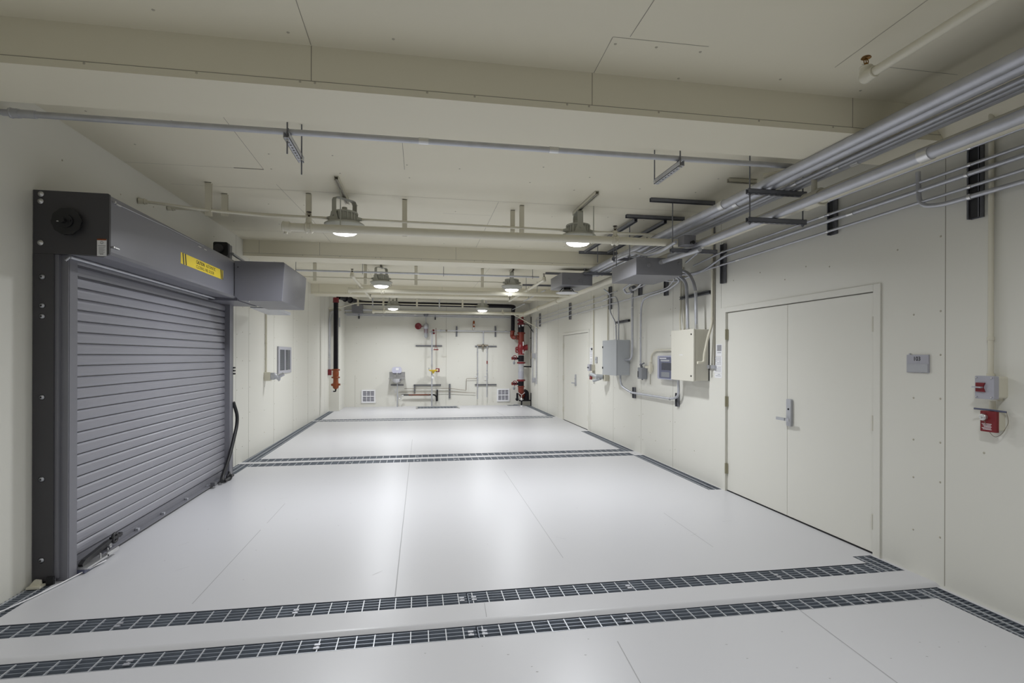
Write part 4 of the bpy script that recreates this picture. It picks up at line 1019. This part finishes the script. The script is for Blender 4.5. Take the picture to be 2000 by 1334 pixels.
# ================================================================== FAR LEFT CORNER: fire pipe and conduits
fp = thing('fire_pipe', 'black vertical fire pipe with orange valve in the far left corner', 'fire pipe', (-2.338, 16.3, .65))
x, y = -2.338, 16.25
MB().cyl((x, y, 1.2), (x, y, 3.22), .066, n=24).build('pipe', 'blackpipe', fp)
b = MB(); b.cyl((x, y, 3.17), (x, y, 3.30), .082, n=20); b.torus((x, y, 3.17), .078, .014); b.build('top_elbow', 'dred', fp)
for i, (zz, ch) in enumerate(((1.20, 0), (.98, 0))):
    b = MB(); b.torus((x, y, zz), .078, .018); b.cyl((x, y, zz - .03), (x, y, zz + .03), .082); b.box(x - .115, x + .115, y - .02, y + .02, zz - .02, zz + .02); b.build('coupling', 'orange', fp)
b = MB(); b.lathe((x, y, .64), [(.03, 0), (.075, .03), (.088, .09), (.080, .15), (.07, .22), (.07, .34)], n=22); b.sphere((x, y, 1.08), .088, 16, (1, 1, 1)); b.lathe((x, y, 1.08), [(.07, .1), (.085, .06), (.088, 0), (.08, -.07), (.07, -.1)], n=22)
b.cyl((x + .05, y - .02, .78), (x + .13, y - .02, .77), .03); b.cyl((x - .05, y - .02, .78), (x - .12, y - .02, .76), .035); b.build('valve_body', 'orange', fp)
b = MB(); b.cyl((x, y, .70), (x, y, .62), .025); b.tube([(x, y, .62), (x, y, .575), (x - .1, y, .575)], .018, .03); b.build('drain_elbow', 'blackpipe', fp)
MB().cyl((x - .11, y, .575), (x - .07, y, .575), .022).build('drain_cap', 'white', fp)
fp.location = (-2.182, 15.25, .719); fp.scale = (.927, .927, .927)
fh = thing('fire_main', 'black fire main pipe crossing near the ceiling in front of the back wall', 'fire pipe', (-1.9, 16.9, 3.2))
b = MB(); b.tube([(-2.12, 15.24, 3.20), (-1.62, 16.9, 3.21), (2.78, 17.0, 3.205), (3.04, 17.05, 3.20), (3.05, 17.35, 3.14), (3.05, 17.40, 2.45)], .062, .14, n=20); b.build('pipe', 'blackpipe', fh)
for x_, y_ in ((-2.0, 15.64), (-1.9, 15.97)):
    b = MB(); b.torus((x_, y_, 3.20), .072, .018, (.3, 1, 0)); b.build('coupling', 'blackpipe', fh)
for x_ in (-1.35, -.85, .65, 2.1):
    b = MB(); b.box(x_ - .02, x_ + .02, 16.83, 16.85, 3.08, ZC); b.cyl((x_, 16.9, 3.10), (x_, 16.9, 3.13), .03); b.build('hanger_clamp', 'galv', fh)
b = MB()
CL = 'thin conduit'
xw = LX(15.9)
conduit('left of the thin grey conduits in the far left corner', [(-2.35, 16.42, 2.98), (-2.52, 16.44, 2.93), (-2.52, 16.44, 2.4)], .009, 'galv', .06)
conduit('double height grey conduit down to the red alarm box', [(-2.30, 16.38, 2.92), (-2.48, 16.36, 2.90), (-2.52, 16.28, 2.7), (-2.52, 16.25, 1.22)], .016, 'galv', .1, ((2, .8),), ((2, .75),))
conduit('grey conduit just right of the one above the red alarm box', [(-2.30, 16.39, 2.86), (-2.45, 16.37, 2.84), (-2.485, 16.28, 2.6), (-2.485, 16.25, 1.22)], .012, 'galv', .1)
strut((-2.55, 16.40, 2.92), (-2.20, 16.40, 2.92), label='small cream strut crossing behind the top of the black fire pipe', m='cream')
t = thing('alarm_box', 'small dark red alarm box on the far left wall', 'alarm', (-2.5, 16.25, 1.05))
MB().box(-2.542, -2.45, 16.2, 16.3, 1.05, 1.21).build('housing', 'dred', t, bevel=.008); MB().box(-2.535, -2.46, 16.21, 16.29, 1.21, 1.22).build('lid', 'dred', t)
t = thing('wiring_tag', 'dark junction with a brass tag beside the black fire pipe', 'valve', (-2.28, 16.35, 2.6))
MB().box(-2.40, -2.36, 16.36, 16.44, 2.62, 2.78).build('body', 'black', t); MB().box(-2.262, -2.235, 16.36, 16.42, 2.45, 2.72).build('tag', 'galv', t); MB().box(-2.41, -2.385, 16.36, 16.40, 2.2, 2.56).build('brown_tube', 'rust', t)

# ================================================================== BACK WALL
YW = YB
def vent(x0, x1, z0, z1, label):
    t = thing('wall_vent', label, 'vent', ((x0 + x1) / 2, YW, z0), 'white square vents low on the back wall'); f = MB(); w = .045; y = YW - .03
    f.box(x0, x1, y, YW, z0, z0 + w); f.box(x0, x1, y, YW, z1 - w, z1); f.box(x0, x0 + w, y, YW, z0 + w, z1 - w); f.box(x1 - w, x1, y, YW, z0 + w, z1 - w)
    L = x1 - x0 - 2 * w
    for k in (1, 2): f.box(x0 + w + L * k / 3 - .008, x0 + w + L * k / 3 + .008, y + .002, YW, z0 + w, z1 - w)
    f.box(x0 + w, x1 - w, y + .003, YW, (z0 + z1) / 2 - .012, (z0 + z1) / 2 + .012)
    f.build('frame', 'white', t)
    f = MB(); z = z0 + w
    while z < z1 - w - .01:
        f.add([(x0 + w, YW - .004, z + .022), (x1 - w, YW - .004, z + .022), (x1 - w, YW - .022, z), (x0 + w, YW - .022, z)], [(0, 1, 2, 3)]); z += .045
    f.build('blades', 'signg', t)
    MB().box(x0 + .02, x1 - .02, YW - .003, YW - .001, z0 + .02, z1 - .02).build('backing', 'greyink', t)
vent(-1.75, -1.32, .12, .54, 'white square vent low on the back wall left of the sink')
vent(2.57, 2.99, .12, .54, 'white square vent low on the back wall by the fire riser')
# hand sink
sk = thing('hand_sink', 'stainless hand sink on the back wall', 'sink', (-.64, YW, .72))
x = -.645
MB().box(x - .245, x + .245, YW - .02, YW, .90, 1.10).build('backsplash', 'steel', sk)
b = MB(); b.box(x - .25, x + .25, YW - .40, YW - .02, .895, .915); b.build('rim', 'steel', sk)
b = MB(); b.lathe((x, YW - .22, .74), [(.04, 0), (.10, .02), (.17, .09), (.19, .155)], n=24); b.build('bowl', 'steel', sk)
b = MB(); b.tube([(x, YW - .02, 1.02), (x, YW - .10, 1.02), (x, YW - .12, 1.10), (x, YW - .20, 1.10), (x, YW - .21, 1.02)], .010, .04); b.cyl((x - .07, YW - .02, .98), (x - .07, YW - .06, .98), .014); b.cyl((x + .07, YW - .02, .98), (x + .07, YW - .06, .98), .014); b.build('tap', 'bright', sk)
ey = thing('paper_dispenser', 'rounded pale lavender dispenser above the hand sink', 'dispenser', (x, YW, 1.10))
b = MB(); b.rbox(x - .16, x + .14, YW - .16, YW, 1.06, 1.26, .07, 1); b.build('housing', 'lav', ey); MB().box(x - .13, x + .12, YW - .165, YW - .10, 1.045, 1.065).build('dark_lip', 'ink', ey); MB().box(x - .04, x + .05, YW - .165, YW - .158, 1.16, 1.23).build('window', 'white', ey)
strut((x - .20, YW - .043, .685), (x + .20, YW - .043, .685), up=(0, 1, 0), label='short grey strut on the wall right below the hand sink', open_side=-1, m='bstrut')
dp = thing('drain_pipe', 'grey vertical drain from the hand sink with a curved trap', 'drain', (x + .005, YW - .2, 0))
MB().tube([(x + .01, YW - .2, .75), (x + .01, YW - .2, .0)], .018).build('tailpiece', 'galv', dp)
MB().tube([(x + .03, YW - .2, .40), (x + .05, YW - .2, .26), (x + .12, YW - .2, .24), (x + .12, YW - .2, .36), (x + .2, YW - .2, .365)], .014, .05).build('trap', 'bright', dp)
MB().box(x - .06, x - .04, YW - .2, YW - .18, .45, .56).build('stop_valve', 'galv', dp)
bd = thing('drain_pipe', 'brown horizontal drain pipe low on the back wall with black ends', 'drain', (0, YW - .1, .37))
MB().tube([(-.28, YW - .12, .37), (.40, YW - .12, .37)], .026).build('pipe', 'rust', bd)
MB().tube([(-.50, YW - .12, .37), (-.28, YW - .12, .37)], .018).build('black_end', 'blackpipe', bd)
MB().tube([(.40, YW - .12, .37), (.53, YW - .12, .37), (.60, YW - .12, .30), (.60, YW - .12, .16)], .024, .06).build('black_elbow', 'blackpipe', bd)
for xx in (-.2, .34): MB().torus((xx, YW - .12, .37), .03, .008, (1, 0, 0), 14, 6).build('clamp', 'galvd', bd)
vb = thing('vent_pipe', 'short black vertical vent pipe right of the shower riser', 'vent pipe', (.62, YW - .05, .17)); MB().cyl((.62, YW - .05, .17), (.62, YW - .05, .52), .022).build('pipe', 'blackpipe', vb); MB().sphere((.62, YW - .05, .53), .022, 10).build('cap', 'galv', vb)
# emergency shower and eyewash
es = thing('emergency_shower', 'galvanised emergency shower riser with yellow eyewash bowl', 'emergency shower', (.447, YW - .25, 0))
xs_, ys_ = .442, YW - .22
MB().tube([(xs_, ys_, .02), (xs_, ys_, 2.44)], .021).build('riser_pipe', 'galv', es)
b = MB()
for z in (.35, .66, 1.25, 1.3, 1.78, 1.83, 2.3): b.cyl((xs_, ys_, z), (xs_, ys_, z + .045), .03)
b.build('fittings', 'galv', es)
b = MB(); b.lathe((xs_ + .04, ys_ - .12, 1.06), [(.03, 0), (.04, .05), (.10, .07), (.15, .10), (.15, .115), (.10, .085), (.0002, .07)], n=24); b.build('eyewash_bowl', 'yellow', es)
MB().tube([(xs_ - .09, ys_ - .1, 1.17), (xs_ - .10, ys_ - .1, 1.24)], .015).build('push_handle', 'galv', es)
sg = MB().box(xs_ + .12, xs_ + .24, ys_ - .05, ys_ - .04, 1.10, 1.22).build('red_sign', 'red', es)
MB().box(xs_ + .14, xs_ + .20, ys_ - .055, ys_ - .05, 1.13, 1.19).build('sign_symbol', 'white', sg)
MB().box(xs_ - .01, xs_ + .07, ys_ - .03, ys_ - .022, .90, 1.0).build('inspection_tag', 'white', es)
b = MB(); b.lathe((xs_, ys_ - .10, 2.36), [(.0002, .05), (.03, .05), (.05, .03), (.10, .0)], n=20); b.build('shower_head', 'galv', es)
b = MB(); b.cyl((xs_ + .045, ys_, 2.38), (xs_ + .045, ys_, 2.46), .03); b.sphere((xs_ + .06, ys_, 2.34), .035); b.build('stay_open_valve', 'red', es)
b = MB(); b.tube([(xs_ + .125, ys_ - .1, 2.50), (xs_ + .125, ys_ - .1, 1.93)], .008); b.build('pull_rod', 'rust', es)
b = MB(); b.tube([(xs_ + .125, ys_ - .1, 1.93), (xs_ + .06, ys_ - .1, 1.82), (xs_ + .19, ys_ - .1, 1.82), (xs_ + .125, ys_ - .1, 1.93)], .007); b.box(xs_ + .05, xs_ + .2, ys_ - .11, ys_ - .09, 1.80, 1.83); b.build('pull_handle', 'red', es)
cw = thing('water_pipe', 'horizontal galvanised water pipe high on the back wall', 'water pipe', (.5, YW - .12, 2.43))
MB().tube([(.49, YW - .22, 2.43), (.7, YW - .12, 2.43), (3.15, YW - .12, 2.42)], .018).build('pipe', 'galv', cw)
for xx in (.70, .88, 2.82): MB().cyl((xx, YW - .12, 2.43), (xx + .05, YW - .12, 2.43), .032).build('valve', 'copper' if xx == .88 else 'galv', cw)
wa = thing('water_hammer_arrestor', 'orange and grey upright arrestor on the high water pipe', 'valve', (1.79, YW - .12, 2.45)); MB().lathe((1.79, YW - .12, 2.45), [(.012, 0), (.03, .05), (.03, .10)], n=14).build('base', 'bright', wa); MB().lathe((1.79, YW - .12, 2.45), [(.032, .10), (.032, .27), (.02, .31), (.0002, .315)], n=14).build('cylinder', 'orange', wa); MB().box(1.775, 1.805, YW - .155, YW - .15, 2.60, 2.66).build('tag', 'white', wa)
for xx, a, bz, s in ((1.24, 2.25, 2.58, 'crossing the high water pipe, left one'), (2.51, 2.25, 2.60, 'crossing the high water pipe, right one'), (-.10, .42, .70, 'between sink drain and shower riser'), (1.02, .24, .71, 'crossing the two copper lines')):
    strut((xx, YW - .043, a), (xx, YW - .043, bz), w=.045, up=(0, 1, 0), label='vertical wall strut on the back wall %s' % s, m='bstrut')
for a, e, z, s in ((-.07, .77, 1.94, 'behind the shower pull handle'), (1.84, 2.55, 1.935, 'behind the mixing valve'), (-.13, .74, .675, 'low behind the shower riser'), (1.84, 2.55, .675, 'low behind the two drop pipes')):
    strut((a, YW - .043, z), (e, YW - .043, z), up=(0, 1, 0), label='horizontal wall strut on the back wall %s' % s, m='bstrut')
mv = thing('mixing_valve', 'brass mixing valve with two drop pipes right of the shower', 'mixing valve', (2.08, YW - .12, .3))
MB().tube([(2.10, YW - .12, 2.42), (2.10, YW - .12, 2.02)], .022).build('supply_pipe', 'galv', mv)
b = MB(); b.cyl((1.90, YW - .12, 1.96), (2.26, YW - .12, 1.96), .028); b.sphere((2.09, YW - .13, 1.95), .055); b.cyl((2.09, YW - .13, 1.93), (2.09, YW - .13, 1.85), .02); b.build('valve_body', 'copper', mv)
for xx, zb in ((1.915, .22), (2.225, .27)):
    MB().tube([(xx, YW - .12, 2.0), (xx, YW - .12, zb)], .016).build('drop_pipe', 'galv', mv)
    b = MB()
    for z in (1.72, 1.12, 1.02, .86, .8, .58): b.cyl((xx, YW - .12, z), (xx, YW - .12, z + .035), .027)
    b.tube([(xx, YW - .12, .95), (xx - .09, YW - .12, .95)], .01); b.build('fittings', 'galv', mv)
MB().cyl((2.225, YW - .12, 1.36), (2.225, YW - .12, 1.46), .019).build('red_band', 'red', mv)
conduit('upper thin copper line along the back wall to a small drop', [(-.42, YW - .06, .565), (1.02, YW - .06, .565), (1.55, YW - .06, .50), (1.56, YW - .06, .88), (1.90, YW - .06, .88)], .008, 'copper', .02, name='copper_line', cat='copper line')
conduit('lower thin copper line along the back wall', [(-.60, YW - .06, .455), (1.02, YW - .06, .455), (1.86, YW - .06, .41)], .008, 'copper', .03, name='copper_line', cat='copper line')
# horn strobe
hb_ = thing('warning_beacon', 'grey caged beacon hanging from a conduit on the back wall', 'beacon', (.255, YW - .12, 2.2))
MB().cyl((.255, YW - .12, 2.66), (.255, YW - .12, 2.96), .014).build('stem', 'galv', hb_)
MB().lathe((.255, YW - .12, 2.2), [(.0002, -.02), (.03, -.01), (.055, .03), (.06, .12), (.06, .16)], n=18).build('guard', 'signl', hb_)
MB().lathe((.255, YW - .12, 2.36), [(.05, 0), (.05, .12)], n=18).build('lens', 'signg', hb_)
b = MB()
for k in range(6):
    a = k * PI / 3; b.tube([(.255 + .058 * math.cos(a), YW - .12 + .058 * math.sin(a), 2.34), (.255 + .058 * math.cos(a), YW - .12 + .058 * math.sin(a), 2.5)], .005, n=6)
b.build('cage', 'red', hb_)
MB().lathe((.255, YW - .12, 2.48), [(.058, 0), (.085, .03), (.09, .09), (.06, .16), (.02, .19), (.0002, .19)], n=20).build('housing', 'galv', hb_)
hn = thing('alarm_horn', 'round dark red alarm horn left of the caged beacon', 'alarm', (0.01, YW - .15, 2.55))
MB().lathe((.01, YW - .05, 2.56), [(.03, 0), (.06, .05), (.10, .11), (.105, .13), (.08, .125), (.0002, .10)], (0, -1, 0), 22).build('bell', 'dred', hn)
MB().tube([(.08, YW - .1, 2.56), (.18, YW - .12, 2.56)], .015).build('arm', 'dred', hn)
# pull box and conduits high on the back wall
t = thing('pull_box', 'dark grey pull box high on the back wall at left', 'pull box', (-1.87, YW, 2.96)); MB().box(-2.03, -1.70, YW - .22, YW - .001, 2.965, 3.205).build('housing', 'box', t, bevel=.004)
conduit('upper grey conduit along the top of the back wall', [(-1.70, YW - .12, 3.06), (3.0, YW - .12, 3.03)], .024, 'galv', 0, ((0, .45), (0, .7)))
conduit('short grey conduit left of the back wall pull box', [(-2.35, YW - .12, 3.03), (-2.03, YW - .12, 3.03)], .022, 'galv', 0)
conduit('middle grey conduit along the top of the back wall', [(-2.35, YW - .09, 2.93), (3.3, YW - .09, 2.92)], .018, 'galv', 0, ((0, .4),))
conduit('lowest grey conduit along the top of the back wall', [(-2.2, YW - .07, 2.885), (3.4, YW - .07, 2.875)], .013, 'galv', 0, ((0, .2), (0, .75)))
for xx, s in ((-1.83, 'under the pull box'), (.55, 'right of the beacon stem')):
    strut((xx, YW - .043, 2.78), (xx, YW - .043, 2.95), up=(0, 1, 0), label='short vertical strut high on the back wall %s' % s, m='galvd')
t = thing('conduit_hub', 'round conduit hub above the caged beacon', 'conduit fitting', (.255, YW - .1, 2.93)); MB().lathe((.255, YW - .03, 2.945), [(.0002, .11), (.06, .11), (.075, .08), (.075, 0)], (0, -1, 0), 20).build('hub', 'galvd', t)

# ---- fire riser assembly
fr = thing('fire_riser', 'tall red and black fire riser with valves in the far right corner', 'fire riser', (3.33, 17.3, .0))
x, y = 3.30, 17.25
def ring(z, r=.10, m='dred', nm='coupling'):
    b = MB(); b.torus((x, y, z), r - .012, .02); b.cyl((x, y, z - .03), (x, y, z + .03), r); b.box(x - r - .025, x + r + .025, y - .02, y + .02, z - .022, z + .022); b.build(nm, m, fr)
MB().cyl((x, y, 2.70), (x, y, 3.0), .082, n=20).build('upper_pipe', 'dred', fr)
ring(2.78); ring(2.66)
MB().cyl((x, y, 2.36), (x, y, 2.70), .098, n=20).build('black_spool', 'blackpipe', fr)
b = MB(); b.box(x - .09, x - .06, y - .1, y - .098, 2.55, 2.62); b.box(x + .0, x + .07, y - .1, y - .098, 2.58, 2.63); b.build('tags', 'white', fr)
ring(2.36, .105, 'rorange')
b = MB(); b.cyl((x, y, 2.05), (x, y, 2.36), .098, n=20); b.cyl((x, y, 2.22), (x - .15, y, 2.22), .07, n=18); b.torus((x - .14, y, 2.22), .07, .018, (1, 0, 0)); b.build('tee', 'rorange', fr)
b = MB(); b.tube([(3.12, y, 2.22), (3.05, y + .02, 2.22), (3.02, 17.37, 2.26), (3.04, 17.39, 2.42)], .068, .1); b.torus((3.045, 17.395, 2.43), .07, .018); b.build('side_elbow', 'rorange', fr)
b = MB(); b.lathe((x, y, 1.66), [(.10, 0), (.105, .03), (.085, .06), (.11, .12), (.125, .2), (.11, .30), (.085, .36), (.10, .38), (.10, .40)], n=22); b.cyl((x, y, 1.86), (x + .20, y, 1.90), .09, n=18); b.torus((x + .19, y, 1.90), .085, .02, (1, .0, 0)); b.cyl((x, y, 1.84), (x - .14, y, 1.82), .04)
b.tube([(x - .10, y, 1.90), (x - .17, y, 1.90), (x - .17, y, 1.74), (x - .10, y, 1.74)], .022, .04); b.build('alarm_check_valve', 'red', fr)
b = MB(); b.box(x + .03, x + .06, y - .13, y - .125, 1.95, 2.08); b.box(x + .03, x + .05, y - .13, y - .125, 1.70, 1.82); b.build('tags', 'white', fr)
def butterfly(z):
    b = MB(); b.cyl((x, y, z - .10), (x, y, z + .10), .095, n=20); b.cyl((x, y, z), (x - .18, y - .02, z), .035); b.box(x - .26, x - .15, y - .06, y + .05, z - .04, z + .04); b.build('butterfly_valve', 'blackpipe', fr)
    b = MB(); b.torus((x - .22, y - .07, z + .03), .065, .012, (.2, 1, 0), 20, 6)
    for k in range(3):
        a = k * 2 * PI / 3; b.tube([(x - .22, y - .07, z + .03), (x - .22 + .065 * math.cos(a), y - .07, z + .03 + .065 * math.sin(a))], .008, n=6)
    b.build('hand_wheel', 'dred', fr)
    MB().box(x - .32, x - .27, y - .06, y, z - .04, z + .05).build('orange_flag', 'rorange', fr)
    b = MB(); b.sphere((x - .24, y - .05, z - .14), .05, 12, (.8, .8, 1.1)); b.tube([(x - .24, y - .05, z - .1), (x - .2, y - .04, z - .02)], .014); b.build('tamper_switch', 'smoke', fr)
butterfly(1.54); ring(1.40, .11, 'red'); 
MB().cyl((x, y, .86), (x, y, 1.40), .088, n=24).build('galvanised_spool', 'galv', fr)
MB().cyl((x, y, .90), (x, y, 1.13), .092, n=24).build('grey_sleeve', 'signg', fr)
ring(.83, .11, 'red'); butterfly(.72)
b = MB(); b.tube([(x, y, .64), (x, y, .50), (x + .02, y + .05, .38), (x + .12, y + .2, .30)], .095, .12, n=18); b.torus((x, y, .63), .095, .02); b.build('bottom_elbow', 'rorange', fr)
b = MB(); b.tube([(x + .12, y + .1, .46), (x + .2, y + .12, .42), (x + .2, y + .12, .18)], .09, .08); b.tube([(x - .12, y, .42), (x - .12, y, .2)], .035); b.sphere((x - .13, y - .02, .22), .055); b.box(x - .05, x + .32, y + .02, y + .10, .15, .19); b.box(x + .32, x + .36, y - .03, y + .03, .0, .42); b.build('supply_stub', 'blackpipe', fr)
b = MB(); b.tube([(x - .11, y - .1, .44), (x, y - .1, .36), (x + .11, y - .1, .44)], .013); b.tube([(x, y - .1, .36), (x, y - .1, .26)], .012); b.sphere((x, y - .1, .22), .045); b.build('support_fork', 'bright', fr)
MB().cyl((x, y - .1, .0), (x, y - .1, .19), .024).build('stand_pipe', 'blackpipe', fr)
MB().cyl((x, y - .1, .0), (x, y - .1, .03), .04).build('foot', 'white', fr)
b = MB(); b.tube([(x + .09, y, 1.28), (x + .34, y, 1.27), (x + .34, y + .02, 1.34), (x + .34, y + .02, 2.90)], .022, .03); b.torus((x + .34, y + .02, 2.2), .035, .01); b.torus((x + .34, y + .02, 1.28), .03, .01, (1, 0, 0)); b.build('bypass_pipe', 'blackpipe', fr)
b = MB(); b.cyl((x + .335, y, 1.58), (x + .335, y, 1.72), .03); b.sphere((x + .34, y - .02, 1.56), .045); b.cyl((x + .34, y - .02, 1.72), (x + .38, y - .04, 1.80), .018); b.build('ball_valve', 'copper', fr)
conduit('black hose arching from the riser to the right wall', [(3.40, 17.2, 2.66), (3.50, 17.1, 2.63), (3.58, 16.9, 2.45), (3.60, 16.8, 2.38)], .012, 'blackpipe', .1, name='hose', cat='hose')
conduit('left of the two grey conduits beside the fire riser', [(XR - .03, 16.9, 2.5), (XR - .03, 16.9, .85)], .014, 'galv', 0, (), ((0, .3),))
conduit('right of the two grey conduits beside the fire riser', [(XR - .03, 16.35, 2.75), (XR - .03, 16.35, .75)], .017, 'galv', 0, (), ((0, .2), (0, .5), (0, .84)))
for z, s in ((1.62, 'upper'), (.85, 'lower')):
    t = thing('tamper_box', '%s small grey junction fitting on the far right corner conduits' % s, 'conduit fitting', (XR - .06, 16.7, z))
    MB().rbox(XR - .09, XR - .01, 16.6, 16.74, z - .07, z + .09, .02, 0).build('body', 'galv', t)
conduit('pale conduit slanting down in front of the fire riser top', [(2.75, 16.0, 2.90), (XR - .03, 16.0, 2.45)], .012, 'cream', 0)
tag(MB().box(3.12, 3.28, 17.5, YB, 0.0, .03).build('floor_plate', 'galv'), 'small grey plate on the floor behind the fire riser', 'plate')
# square frames of thin strut over the far right part of the ceiling
for k, (x0, y0_, x1, y1_, s) in enumerate(((2.35, 11.6, 2.35, 14.0, 'left lengthwise'), (2.75, 11.6, 2.75, 14.0, 'right lengthwise'), (2.3, 12.6, 3.3, 12.6, 'crosswise'), (2.9, 14.6, 2.9, 16.6, 'beyond the third beam'))):
    conduit('thin grey rail hung under the far right ceiling, %s' % s, [(x0, y0_, 3.06), (x1, y1_, 3.06)], .012, 'galv', 0, name='rail', cat='rail')
for k, (x0, y0_, s) in enumerate(((2.35, 11.7, 'nearest left'), (2.35, 13.2, 'far left'), (2.75, 12.4, 'middle'), (2.75, 13.4, 'far middle'))):
    tag(MB().cyl((x0, y0_, 3.05), (x0, y0_, ZC), .005, n=8).build('threaded_rod', 'galvd'), 'thin rod holding the far ceiling rails, %s' % s, 'rod')
for (x0, x1, y, s) in ((2.25, 2.55, 13.3, 'left of the far rails'), (2.5, 3.2, 12.9, 'over the far rails')):
    strut((x0, y, ZC - .041), (x1, y, ZC - .041), label='thin dark strut on the far ceiling %s' % s, m='galvd')
